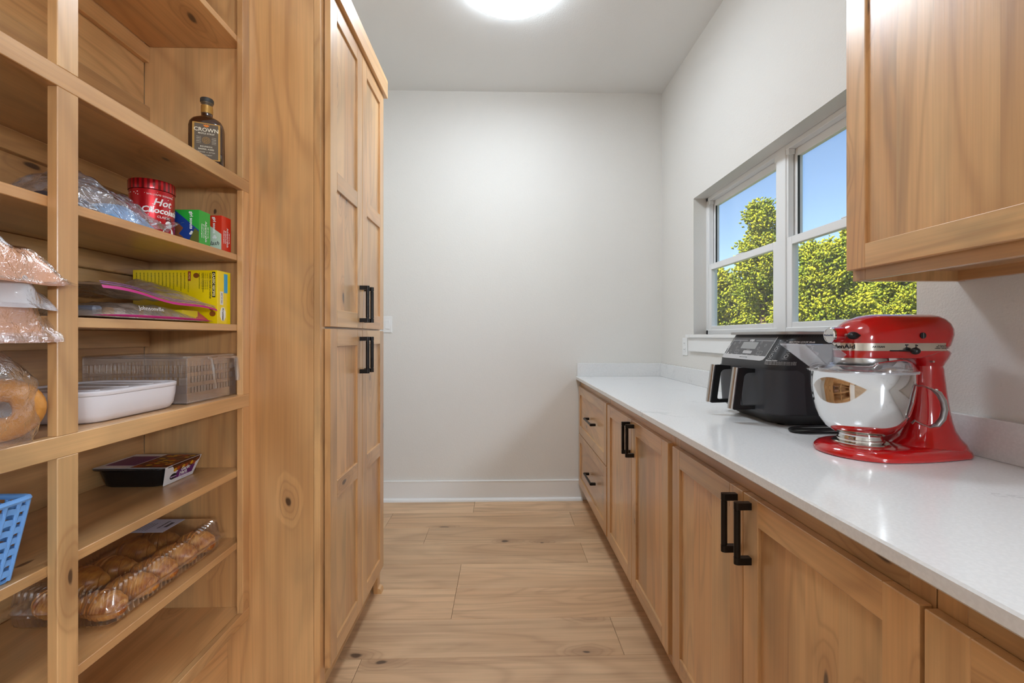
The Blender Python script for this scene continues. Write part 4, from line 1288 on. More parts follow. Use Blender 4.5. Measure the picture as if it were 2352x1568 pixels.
# --- red cocoa tin
def tin():
    cx, cy, z = -0.932, 1.205, 1.4802
    r, h = 0.0485, 0.121
    t = thing('cocoa_tin', (cx, cy, z), 'round red hot chocolate tin with striped lid and snowman print', 'tin', local=True)
    RM = plain('red_tin', rgb(190, 16, 30), 0.3, metal=0.45, coat=0.5)
    RD = plain('dark_red_tin', rgb(112, 12, 20), 0.3, metal=0.45, coat=0.5)
    WH = plain('tin_white_print', rgb(238, 234, 232), 0.4)
    MB().lathe([(0.0, 0.0), (r - 0.001, 0.0), (r, 0.002), (r, h), (r - 0.002, h + 0.001)], 0, 0, 64).build('body', RM, t, (0, 0, 0))
    n = 56
    rl = r + 0.0015
    lid = MB()
    V = []
    prof = [(rl, h + 0.001), (rl + 0.0006, h + 0.003), (rl + 0.0006, h + 0.024), (rl - 0.001, h + 0.0265), (rl - 0.004, h + 0.027)]
    rings = [[(rr * math.cos(2 * PI * k / n), rr * math.sin(2 * PI * k / n), zz) for k in range(n)] for rr, zz in prof]
    V = [p for q in rings for p in q]
    Fc, M = [], []
    for i in range(len(prof) - 1):
        for k in range(n):
            Fc.append((i * n + k, i * n + (k + 1) % n, (i + 1) * n + (k + 1) % n, (i + 1) * n + k))
            M.append(1 if (k % 2 == 0) else 0)
    Fc.append(tuple(range((len(prof) - 1) * n, len(prof) * n)))
    M.append(0)
    lid.add(V, Fc, M)
    lid.build('lid', [RM, RD], t, (0, 0, 0), smooth=40)
    ph0 = math.radians(-34)             # print centre, facing the aisle
    def wr(m, a, zc):
        m.xform(lambda x, y, zz: ((r + 0.0003 - y) * math.cos(ph0 + (a + x) / r), (r + 0.0003 - y) * math.sin(ph0 + (a + x) / r), zc + zz))
        return m
    X, Z = (1, 0, 0), (0, 0, 1)
    L = [wr(text_mb('WILLIAMS SONOMA', 0.0064, X, Z, (0, 0, 0), 0.0003, space=1.1), 0.004, 0.108),
         wr(text_mb('Hot', 0.026, X, Z, (0, 0, 0), 0.0003, bold=0.0005, shear=0.3), 0.006, 0.089),
         wr(text_mb('Chocolate', 0.0215, X, Z, (0, 0, 0), 0.0003, bold=0.0006, shear=0.2), 0.006, 0.068),
         wr(text_mb('CLASSIC', 0.0085, X, Z, (0, 0, 0), 0.0003), 0.010, 0.052)]
    rr_ = random.Random(4)
    for k in range(46):
        a = rr_.uniform(-0.085, 0.05)
        zz = rr_.uniform(0.02, 0.118)
        d = rr_.choice((0.0008, 0.0012, 0.0012, 0.0024))
        L.append(wr(poly_plate(X, Z, (0, 0, 0), [(d * math.cos(2 * PI * q / 8), d * math.sin(2 * PI * q / 8)) for q in range(8)], 0.0003), a, zz))
    for (a, zz, d) in ((0.022, 0.014, 0.0155), (0.022, 0.036, 0.0095)):
        L.append(wr(poly_plate(X, Z, (0, 0, 0), [(d * math.cos(2 * PI * q / 22), d * math.sin(2 * PI * q / 22)) for q in range(22)], 0.0003), a, zz))
    L.append(wr(poly_plate(X, Z, (0, 0, 0), [(-0.014, 0.0), (-0.006, 0.004), (0.006, 0.010), (0.007, 0.007), (-0.004, 0.001), (-0.012, -0.003)], 0.0003), -0.004, 0.030))
    for (a, s_) in ((-0.026, 1.0), (-0.040, 0.7)):
        for q in range(4): L.append(wr(poly_plate(X, Z, (0, 0, 0), [(-0.006 * s_ * (q + 1) / 3, 0), (0.006 * s_ * (q + 1) / 3, -0.0008), (0.003 * s_ * (q + 1) / 3, 0.0016)], 0.0003), a, 0.030 * s_ - q * 0.006 * s_ + 0.006))
    join(*L).build('print', WH, t, (0, 0, 0), smooth=0)
    D = []
    for (a, s_) in ((-0.026, 1.0), (-0.040, 0.7)):
        (wr(poly_plate(X, Z, (0, 0, 0), [(-0.011 * s_, 0), (0.011 * s_, 0), (0.0, 0.036 * s_)], 0.0002), a, 0.006)).build('tree_print', RD, t, (0, 0, 0), smooth=0)
    (wr(poly_plate(X, Z, (0, 0, 0), [(-0.011, -0.001), (0.011, -0.001), (0.0085, 0.0), (0.007, 0.010), (-0.007, 0.010), (-0.0085, 0.0)], 0.0005), 0.022, 0.0445)).build('hat_print', RD, t, (0, 0, 0), smooth=0)
    for q in range(3): D.append(wr(plate(X, Z, (0, 0, 0), 0.002, 0.002, 0.0006), 0.022, 0.008 + 0.006 * q))
    join(*D).build('button_print', RD, t, (0, 0, 0), smooth=0)
tin()

# --- two cookie boxes with an end towards the aisle
def cookie_box(y0, y1, x0, x1, h, colr, label, side_paint, seed):
    z = 1.4802
    t = thing('cookie_box', ((x0 + x1) / 2, (y0 + y1) / 2, z), label, 'box')
    body = plain(label[:10] + '_card', colr, 0.3, coat=0.3)
    MB().box(x0, x1, y0, y1, z, z + h, b=0.0006).build('carton', body, t, smooth=0)
    Rr, U = (1, 0, 0), (0, 0, 1)
    o = Vector((x1, y0 - 0.0001, z))
    side_paint(t, Rr, U, o, x1 - x0, h)
    w = plain('box_white_ink', rgb(236, 240, 236), 0.5)
    tx = [text_mb('girl scouts', 0.0120, (0, 0, -1), (1, 0, 0), (x1 - 0.022, y0 - 0.0006, z + h - 0.030), 0.0003, bold=0.0003)]
    for (a, b_) in ((0, 0.003), (-0.003, -0.0015), (0.003, -0.0015)):
        tx.append(poly_plate(Rr, U, (x1 - 0.021 + a, y0 - 0.0006, z + h - 0.066 + b_), [(0.0034 * math.cos(2 * PI * q / 10), 0.0034 * math.sin(2 * PI * q / 10)) for q in range(10)], 0.0003))
    ym = (y0 + y1) / 2
    e = x1 + 0.0006
    for i, (s_, sz) in enumerate((('Cookie program', 0.006), ('girl scout cookies', 0.0055), ('Adventurefuls', 0.0105), ('NET WT 6.3 OZ', 0.0045))):
        tx.append(text_mb(s_, sz, (0, 0, -1), (0, 1, 0), (e, y0 + 0.010 + i * 0.0085, z + h * 0.42), 0.0003, bold=0.0001))
    join(*tx).build('lettering', w, t, smooth=0)
def paint_green(t, Rr, U, o, L, h):
    oy = -0.0002
    poly_plate(Rr, U, o + Vector((0, oy, 0)), [(-L + 0.002, 0.002), (-0.001, 0.002), (-0.001, 0.040), (-0.066, h - 0.003), (-L + 0.002, h - 0.003)], 0.0003).build('picture_panel', plain('picture_blue', rgb(24, 62, 138), 0.4), t, smooth=0)
    o2 = o + Vector((0, oy - 0.0004, 0))
    poly_plate(Rr, U, o2, [(-0.032, 0.002), (-0.001, 0.002), (-0.001, 0.036), (-0.012, 0.046)], 0.0003).build('meadow_print', plain('meadow', rgb(92, 96, 38), 0.6, vary=0.5), t, smooth=0)
    poly_plate(Rr, U, o2, [(-L + 0.01, 0.002), (-0.050, 0.002), (-0.044, 0.020), (-0.056, 0.030), (-0.044, 0.046), (-0.060, 0.062), (-L + 0.01, 0.075)], 0.0003).build('figure_print', plain('figure_brown', rgb(126, 74, 44), 0.6, vary=0.5), t, smooth=0)
def paint_red(t, Rr, U, o, L, h):
    oy = -0.0002
    poly_plate(Rr, U, o + Vector((0, oy, 0)), [(-L + 0.002, 0.002), (-0.001, 0.002), (-0.001, 0.052), (-0.066, h - 0.010), (-L + 0.002, h - 0.003)], 0.0003).build('picture_panel', plain('picture_pale_green', rgb(196, 214, 192), 0.5, vary=0.1), t, smooth=0)
    text_mb('Splash', 0.018, Rr, U, o + Vector((-0.030, oy - 0.0004, 0.024)), 0.0003, shear=0.3).build('script_print', INK, t, smooth=0)
cookie_box(1.270, 1.317, -1.040, -0.852, 0.098, rgb(38, 168, 60), 'green cookie box standing between the red tin and the red box', paint_green, 1)
cookie_box(1.370, 1.416, -1.040, -0.852, 0.109, rgb(214, 52, 30), 'red cookie box at the end of the shelf by the tall cabinet', paint_red, 2)

# --- yellow pancake mix box
def yellow_box():
    x0, x1, y0, y1, z, h = -1.098, -0.850, 1.346, 1.410, 1.2592, 0.160
    t = thing('pancake_mix_box', ((x0 + x1) / 2, (y0 + y1) / 2, z), 'yellow pancake mix carton with printed recipes behind the zip bags', 'box')
    YL = plain('yellow_card', rgb(242, 212, 6), 0.3, coat=0.3)
    MB().box(x0, x1, y0, y1, z, z + h, b=0.0008).build('carton', YL, t, smooth=0)
    yy = y0 - 0.0003
    Rr, U = (1, 0, 0), (0, 0, 1)
    dk = plain('recipe_ink', rgb(66, 56, 18), 0.6)
    # columns of small print run downwards
    L = []
    for c in range(19):
        xx = x0 + 0.012 + c * 0.0108
        if 0.168 < xx - x0 < 0.19: continue
        ln = (0.062, 0.055, 0.066, 0.048)[c % 4]
        L.append(text_mb('cup water and mix until blended pour', 0.0056, (0, 0, -1), (1, 0, 0), (xx, yy, z + h - 0.008), 0.0003, 'LEFT', sx=0.62 * ln / 0.06))
    L.append(text_mb('CLASSIC PANCAKES or WAFFLES', 0.0062, (0, 0, -1), (1, 0, 0), (x1 - 0.021, yy, z + h - 0.008), 0.0003, 'LEFT', bold=0.0002, sx=0.85))
    for i in range(4): L.append(text_mb('2 cups mix, 1 1/2 cups water, stir', 0.0046, (0, 0, -1), (1, 0, 0), (x1 - 0.028 - i * 0.0055, yy, z + h - 0.008), 0.0003, 'LEFT', sx=0.8))
    join(*L).build('recipe_print', dk, t, smooth=0)
    plate(Rr, U, (x1 - 0.0105, yy + 0.0001, z + h - 0.043), 0.0095, 0.076, 0.0004).build('title_bar', plain('title_black', rgb(36, 28, 22), 0.5), t, smooth=0)
    text_mb('CLASSIC RECIPES', 0.0092, (0, 0, -1), (1, 0, 0), (x1 - 0.0105, yy - 0.0004, z + h - 0.043), 0.0003, bold=0.0003).build('title_lettering', plain('title_ink', rgb(240, 224, 160), 0.5), t, smooth=0)
    plate(Rr, U, (x0 + 0.166, yy + 0.0001, z + h - 0.018), 0.008, 0.028, 0.0004).build('more_bar', plain('title_red', rgb(150, 34, 24), 0.5), t, smooth=0)
    text_mb('MORE', 0.0075, (0, 0, -1), (1, 0, 0), (x0 + 0.166, yy - 0.0004, z + h - 0.018), 0.0003).build('more_lettering', plain('more_ink', rgb(240, 214, 150), 0.5), t, smooth=0)
    pz = MB()
    for (a, b_, r) in ((x0 + 0.186, z + h - 0.016, 0.0085), (x1 - 0.016, z + 0.046, 0.008), (x1 - 0.014, z + 0.030, 0.009)):
        pz = join(pz, poly_plate(Rr, U, (a, yy + 0.0001, b_), [(r * math.cos(2 * PI * q / 16), r * math.sin(2 * PI * q / 16) * 0.9) for q in range(16)], 0.0004))
    pz.build('pancake_picture', plain('pancake_brown', rgb(140, 78, 20), 0.5, vary=0.3), t, smooth=0)
    # end panel
    e = x1 + 0.0001
    R2 = (0, 1, 0)
    plate(R2, U, (e, y0 + 0.040, z + h - 0.036), 0.0175, 0.058, 0.0004).build('blue_flash', plain('blue_print', rgb(62, 160, 204), 0.4), t, smooth=0)
    plate(R2, U, (e, y0 + 0.020, z + h - 0.082), 0.014, 0.040, 0.0004).build('date_sticker', plain('sticker_white', rgb(226, 226, 220), 0.5), t, smooth=0)
    text_mb('BEST BY 0825', 0.0055, (0, 0, -1), R2, (e + 0.0005, y0 + 0.020, z + h - 0.082), 0.0003).build('date_lettering', dk, t, smooth=0)
    poly_plate(R2, U, (e, y0 + 0.026, z + 0.030), [(-0.006, -0.020), (0.006, -0.020), (0.013, -0.008), (0.013, 0.008), (0.006, 0.020), (-0.006, 0.020), (-0.013, 0.008), (-0.013, -0.008)], 0.0004).build('brand_badge', plain('badge_white', rgb(240, 240, 234), 0.5), t, smooth=0)
    text_mb('Krusteaz', 0.0105, (0, 0, -1), R2, (e + 0.0006, y0 + 0.026, z + 0.030), 0.0003, bold=0.0002, shear=0.2).build('brand_lettering', dk, t, smooth=0)
yellow_box()

# --- bags
def pillow(fn, nu=44, nv=26):
    """closed bag: fn(u, v, side) with side 1 top, 0 bottom; edges coincide"""
    m = MB()
    m.grid(lambda i, j: fn(i, j, 1), nu, nv)
    m.grid(lambda i, j: fn(i, j, 0), nu, nv)
    return m
MAG = plain('magenta_zip', rgb(186, 26, 122), 0.35)
PURP = plain('purple_zip', rgb(112, 60, 130), 0.35)

def zip_bags():
    z0 = 1.2594
    # lower bag, lying flat, full of snacks
    def low(u, v, s):
        x = -0.845 - 0.235 * v
        y = 0.925 + 0.385 * u
        e = (1 - abs(2 * u - 1) ** 3) * (1 - abs(2 * v - 1) ** 4)
        w = 0.006 * N(x, y, s, 24) + 0.004 * N(x, y, 3, 60)
        zt = 0.042 * e * (0.75 + 0.35 * u) + w * e
        return (x + 0.004 * N(y, 2, 1, 12), y, z0 + 0.004 + (zt if s else 0.0015 * (1 - e)))
    t = thing('zip_bag', (-0.96, 1.11, z0), 'lower clear zip bag with a magenta seal on the middle shelf', 'bag')
    pillow(low).build('film', FILM2, t, smooth=60)
    MB().grid(lambda i, j: (low(i, 0.0, 1)[0] + 0.003 + 0.006 * (j if j < 0.5 else 0.5), low(i, 0, 1)[1], z0 + 0.004 + 0.006 * j * (1 - abs(2 * i - 1) ** 3) + 0.002), 40, 4).build('zip_seal', MAG, t, smooth=60)
    rr_ = random.Random(11)
    pack = MB()
    for k in range(9):
        pack.box(-0.895 - 0.14 * rr_.random(), -0.87 - 0.02 * rr_.random(), 0.98 + k * 0.03, 1.002 + k * 0.03, z0 + 0.006, z0 + 0.024 + 0.006 * rr_.random(), k % 3, 0.004)
    pack.build('snack_packets', [plain('packet_grey', rgb(116, 120, 134), 0.4), plain('packet_orange', rgb(206, 150, 70), 0.4), plain('packet_white', rgb(216, 214, 212), 0.4)], t, smooth=30)
    yp = MB().loft([[(-0.868 - 0.055 * a, 1.225 + 0.062 * b_, z0 + 0.010 + c) for (a, b_) in ((0, 0), (0, 1), (1, 1), (1, 0))] for c in (0.0, 0.024)])
    yp.build('yellow_packet', plain('packet_yellow', rgb(232, 206, 30), 0.35), t, smooth=20)
    text_mb('Johnsonville', 0.016, (0, 1, 0), (-0.5, 0, 0.85), (-0.853, 1.10, z0 + 0.029), 0.0004, shear=0.3).build('lettering', WHITEINK, t, smooth=0)
    # red twist wrapper at the right end
    def rw(u, v, s):
        e = (1 - abs(2 * u - 1) ** 2.5) * (1 - abs(2 * v - 1) ** 3)
        return (-0.862 - 0.07 * v, 1.262 + 0.075 * u, z0 + 0.006 + (0.030 * e + 0.006 * N(u, v, 0, 7) * e if s else 0))
    o = pillow(rw, 20, 14).build('candy_wrapper', plain('wrapper_red_white', rgb(204, 92, 92), 0.3, vary=0.35), t, smooth=50)
    # upper bag lying over the lower one, its corner lifted against the yellow box
    def upf(u, v, s):
        x = -0.838 - 0.205 * v
        y = 0.948 + 0.375 * u
        z = z0 + 0.070 - 0.030 * u + 0.004 * math.sin(u * 9)
        lift = 0.085 * max(0, (u - 0.55) / 0.45) * v ** 0.8 * (1.0 if u < 0.93 else 0.8)
        e = (1 - abs(2 * u - 1) ** 4) * (1 - abs(2 * v - 1) ** 4)
        w = 0.010 * N(x, y, 5, 14) * v + 0.005 * N(x, y, 2, 40) * e
        return (x, y, z + lift + w + (0.012 * e if s else 0.0) + 0.012 * v)
    t2 = thing('zip_bag', (-0.94, 1.13, z0 + 0.045), 'upper tan zip bag with a magenta seal, draped against the yellow box', 'bag')
    pillow(upf).build('film', FILM2, t2, smooth=60)
    for (a, b_, m) in ((0.0, 0.006, MAG), (0.009, 0.0105, PURP), (0.0125, 0.0138, PURP)):
        MB().grid(lambda i, j: (upf(i, 0.0, 1)[0] + 0.0035 - (a + (b_ - a) * j) * 0.55, upf(i, 0.0, 1)[1], upf(i, 0, 1)[2] - 0.006 + (a + (b_ - a) * j) * 1.1), 44, 3).build('zip_seal', m, t2, smooth=60)
zip_bags()

def blue_bag():
    z0 = 1.4802
    def f(u, v, s):
        x = -0.848 - 0.20 * v
        y = 0.905 + 0.300 * u
        hgt = 1.25 * (0.075 * math.exp(-((u - 0.25) / 0.24) ** 2) + 0.052 * math.exp(-((u - 0.62) / 0.22) ** 2)) * (1 - abs(2 * v - 1) ** 3) ** 0.8
        hgt += 0.018 * N(x, y, 7, 15) * (1 - abs(2 * u - 1) ** 4) * (1 - abs(2 * v - 1) ** 6) + 0.008 * N(x, y, 2, 45)
        if u > 0.8: hgt += 0.045 * (u - 0.8) / 0.2 * (1 - v)
        if s: return (x + 0.008 * N(y, v, 1, 20), y, z0 + max(0.004, hgt + 0.003))
        return (x, y, z0 + 0.001)
    t = thing('plastic_bag', (-0.95, 1.07, z0), 'crumpled clear plastic bag with blue packaging beside the red tin', 'bag')
    m = pillow(f, 60, 30)
    m.build('film', FILMB, t, smooth=25)
    def g(u, v, s):
        x = -0.866 - 0.15 * v
        y = 1.02 + 0.13 * u
        e = (1 - abs(2 * u - 1) ** 3) * (1 - abs(2 * v - 1) ** 3)
        return (x, y, z0 + 0.004 + (0.052 * e + 0.004 * N(x, y, 1, 30) if s else 0))
    pillow(g, 20, 16).build('blue_packet', plain('packet_sky', rgb(126, 176, 220), 0.35, vary=0.4), t, smooth=40)
    def g2(u, v, s):
        x = -0.875 - 0.15 * v
        y = 0.925 + 0.09 * u
        e = (1 - abs(2 * u - 1) ** 3) * (1 - abs(2 * v - 1) ** 3)
        return (x, y, z0 + 0.004 + (0.045 * e + 0.004 * N(x, y, 1, 30) if s else 0))
    pillow(g2, 20, 16).build('dark_packet', plain('packet_dark', rgb(78, 76, 84), 0.35, vary=0.3), t, smooth=40)
blue_bag()

def dark_pouch():
    z0 = 1.4802
    def f(u, v, s):
        x = -0.90 - 0.20 * v
        y = 0.46 + 0.435 * u
        e = (1 - abs(2 * u - 1) ** 4) * (1 - abs(2 * v - 1) ** 3)
        return (x, y, z0 + 0.001 + (0.052 * e * (0.8 + 0.35 * N(x, y, 2, 9)) + 0.006 * N(x, y, 4, 45) * e if s else 0))
    o = pillow(f, 40, 24).build('black_pouch', plain('black_foil', rgb(30, 28, 28), 0.4), None, 'b', smooth=30)
    tag(o, 'black crinkled pouch lying on the shelf left of the frame post', 'bag')
dark_pouch()

# --- bagels in a clear bag
def bagels():
    CR = plain('bagel_crust', rgb(208, 142, 66), 0.4, vary=0.5, vscale=26.0, bump=(70, 0.5, 0.004))
    def bagel(name, c, tilt, rz, label):
        m = MB()
        R_, r_ = 0.0345, 0.0212
        rings = []
        nn = 36
        for i in range(nn):
            a = 2 * PI * i / nn
            w = 1 + 0.05 * math.sin(a * 3 + 1)
            ring = []
            for k in range(16):
                b_ = 2 * PI * k / 16
                q = r_ * w
                ring.append(((R_ + q * math.cos(b_)) * math.cos(a), (R_ + q * math.cos(b_)) * math.sin(a), 0.85 * q * math.sin(b_)))
            rings.append(ring)
        rings.append(rings[0])
        m.loft(rings, False, False)
        M = Matrix.Rotation(rz, 3, 'Z') @ Matrix.Rotation(tilt, 3, 'X')
        m.xform(lambda x, y, z: Vector(c) + M @ Vector((x, y, z)))
        o = m.build(name, CR, None, 'b', smooth=80)
        tag(o, label, 'bagel', 'bagels in the clear bag')
    bagel('bagel', (-0.872, 0.794, 1.0372 + 0.0556), math.radians(84), math.radians(30), 'golden bagel standing upright in the clear bag beside the post')
    bagel('bagel', (-0.905, 0.728, 1.0372 + 0.0556), math.radians(84), math.radians(14), 'golden bagel cut off by the left edge, nearest the camera')
    bagel('bagel', (-0.985, 0.768, 1.0372 + 0.0205), 0.0, 0.0, 'golden bagel lying flat behind the upright ones')
    # film
    def film(i, j):
        a = 2 * PI * i
        zz = 1.0376 + 0.196 * j
        pinch = 1 - 0.62 * max(0, (j - 0.55) / 0.45) ** 1.2
        rx, ry = 0.122 * pinch, 0.114 * pinch
        w = 1 + 0.09 * N(math.cos(a), math.sin(a), zz * 9, 2.2) + 0.05 * N(math.cos(a) * 2, math.sin(a) * 2, zz * 22, 2.0)
        ca, sa = math.cos(a), math.sin(a)
        sq = lambda q: math.copysign(abs(q) ** 0.5, q)
        return (-0.918 + rx * w * sq(ca) * 0.88 + 0.025 * max(0, j - 0.6), 0.712 + ry * w * sq(sa), zz)
    o = MB().grid(film, 72, 34).build('bagel_bag', FILM, None, 'b', smooth=28)
    tag(o, 'clear plastic bag around the bagels beside the frame post', 'bag')
bagels()

# --- wrapped tortillas in bags on the middle shelf at the left edge
def tortilla_bags():
    z0 = 1.2594
    PE = plain('peach_wrap', rgb(226, 164, 124), 0.35, vary=0.16, coat=0.3)
    def pk(base, h, ymax, xo, droop, seed, flap=0.022, taper=0.0):
        """soft pack: full body with a thin sealed flap at the far (+Y) end, front lip drooping over the shelf edge"""
        def f(u, v, s):
            x = xo - 0.235 * v
            y = 0.42 + (ymax - 0.42) * u
            ue = min(1.0, max(0.0, (ymax - flap - y) / 0.042))
            e = (math.sin(ue * PI / 2) ** 0.8) * (1 - abs(2 * max(0.0, v - 0.03) / 0.97 - 1) ** 5) ** 0.7 if v > 0.03 else 0.0
            e *= 1 - taper * u
            w = 0.016 * N(x, y, seed, 15) + 0.008 * N(x, y, seed + 3, 42)
            dr_ = -droop * max(0, 1 - v / 0.14) ** 1.2
            fl = 0.010 * N(y, seed, x, 26) * (1 - ue)
            return (x + 0.014 * N(y, seed, 1, 20) * (1 - v) + 0.012 * e * (1 - v) ** 3, y, base + dr_ + fl + (h * e + w * e if s else -0.030 * (1 - v) ** 2 * e * min(1.0, v * 12)))
        return f
    def shell(f, d):
        return lambda u, v, s: (lambda p: (p[0] + d, p[1] + d * 0.5, p[2] + (d if s else 0.0)))(f(u, v, s))
    f1 = pk(z0 + 0.001, 0.072, 0.836, -0.806, 0.050, 2)
    t = thing('tortilla_pack', (-0.94, 0.63, z0), 'lower peach tortilla package in crinkled film drooping over the shelf edge', 'package')
    pillow(f1, 60, 36).build('wrap', PE, t, smooth=25)
    pillow(shell(f1, 0.004), 60, 36).build('film', FILM, t, smooth=25)
    f2 = pk(z0 + 0.044, 0.060, 0.822, -0.802, 0.034, 9, 0.016)
    t2 = thing('bread_bag', (-0.94, 0.63, z0 + 0.05), 'frosty clear bread bag lying between the two peach packages', 'bag')
    pillow(f2, 60, 36).build('film', FILMW, t2, smooth=22)
    f3 = pk(z0 + 0.078, 0.052, 0.852, -0.799, 0.026, 15, 0.026, 0.2)
    t3 = thing('tortilla_pack', (-0.94, 0.63, z0 + 0.09), 'upper peach tortilla package pointing at the post', 'package')
    pillow(f3, 60, 36).build('wrap', PE, t3, smooth=25)
    pillow(shell(f3, 0.003), 60, 36).build('film', FILM, t3, smooth=25)
    o = pillow(pk(z0 + 0.102, 0.054, 0.800, -0.822, 0.0, 22, 0.01), 46, 30).build('bread_bag', FILMW, None, 'b', smooth=25)
    tag(o, 'white crumpled bag on top of the peach packages', 'bag')
tortilla_bags()

# --- white lidded dish
def dish():
    z = 1.0372
    WHT = plain('white_ceramic', rgb(232, 228, 232), 0.28)
    GRY = plain('lid_recess', rgb(206, 200, 202), 0.4)
    t = thing('lidded_dish', (-0.96, 1.06, z), 'white rounded serving dish with a flat lid on the lower middle shelf', 'dish')
    x0, x1, y0, y1 = -1.085, -0.842, 0.925, 1.209
    def R_(i, zz, rad=0.062): return rrect(x0 + i, x1 - i, y0 + i, y1 - i, max(0.01, rad - i), zz, 9)
    MB().loft([R_(0.022, z), R_(0.012, z + 0.004), R_(0.005, z + 0.016), R_(0.001, z + 0.040), R_(0.0, z + 0.058)]).build('base', WHT, t, smooth=50)
    lid = MB()
    lid.loft([R_(0.0, z + 0.0585), R_(-0.001, z + 0.060), R_(-0.001, z + 0.066), R_(0.002, z + 0.068), R_(0.012, z + 0.068), R_(0.016, z + 0.064)], True, True)
    lo = lid.build('lid', WHT, t, smooth=40)
    rec = MB()
    rec.loft([R_(0.030, z + 0.0640), R_(0.030, z + 0.0652)], True, True)
    rec.build('lid_inset', GRY, lo, smooth=30)
    rib = MB()
    for yy in (0.99, 1.065, 1.14): rib.box(x0 + 0.04, x1 - 0.04, yy - 0.006, yy + 0.006, z + 0.065, z + 0.0672, b=0.001)
    rib.build('lid_rib', WHT, lo, smooth=0)
dish()

# --- clear storage bin
def clear_bin():
    x0, x1, y0, y1, z, h = -1.122, -0.846, 1.212, 1.432, 1.0372, 0.128
    t = thing('clear_bin', ((x0 + x1) / 2, (y0 + y1) / 2, z), 'clear plastic slotted storage bin in the shelf corner by the tall cabinet', 'bin')
    th = 0.003
    MB().box(x0 + 0.01, x1 - 0.01, y0 + 0.01, y1 - 0.01, z, z + th).build('floor_panel', PLASTIC, t, smooth=0)
    def wall(fixed, axis, a0, a1, rows, n):
        m = MB()
        def bx(a, b_, c, d):
            if axis == 'x': m.box(a, b_, fixed, fixed + th, c, d, b=0.0006)
            else: m.box(fixed, fixed + th, a, b_, c, d, b=0.0006)
        zs = [z + 0.003]
        for (c, d) in rows: zs += [c, d]
        zs.append(z + h)
        for i in range(0, len(zs), 2): bx(a0, a1, zs[i], zs[i + 1])
        step = (a1 - a0 - 0.03) / n
        for (c, d) in rows:
            bx(a0, a0 + 0.015, c, d)
            bx(a1 - 0.015, a1, c, d)
            for k in range(n):
                a = a0 + 0.015 + step * k
                bx(a + step * 0.42, a + step, c, d)
        return m
    rows = [(z + 0.052, z + 0.074), (z + 0.084, z + 0.106)]
    for yy in (y0, y1 - th): wall(yy, 'x', x0, x1, rows, 20).build('side_wall', PLASTIC, t, smooth=0)
    wall(x0, 'y', y0, y1, rows, 15).build('end_wall', PLASTIC, t, smooth=0)
    rows3 = [(z + 0.03, z + 0.046), (z + 0.058, z + 0.074), (z + 0.086, z + 0.102)]
    wall(x1 - th, 'y', y0, y1, rows3, 15).build('end_wall', PLASTIC, t, smooth=0)
    MB().tube([(p[0], p[1], z + h) for p in rrect(x0 - 0.004, x1 + 0.004, y0 - 0.004, y1 + 0.004, 0.02, 0)], 0.0035, 8, closed=True).build('rim', PLASTIC, t)
    # pull handle on the end facing the aisle
    ym = 1.345
    ph = MB()
    ph.tube([(x1 + 0.004, ym - 0.052, z + h - 0.004), (x1 + 0.014, ym - 0.052, z + h - 0.010), (x1 + 0.016, ym - 0.040, z + 0.05), (x1 + 0.016, ym - 0.038, z + 0.035)], 0.004, 8)
    ph.tube([(x1 + 0.004, ym + 0.060, z + h - 0.004), (x1 + 0.016, ym + 0.060, z + h - 0.010), (x1 + 0.020, ym + 0.062, z + 0.06), (x1 + 0.020, ym + 0.062, z + 0.048)], 0.0065, 10)
    ph.tube([(x1 + 0.012, ym - 0.052, z + h - 0.008), (x1 + 0.016, ym, z + h - 0.006), (x1 + 0.016, ym + 0.060, z + h - 0.008)], 0.0045, 8)
    ph.build('pull_handle', PLASTIC, t)
clear_bin()

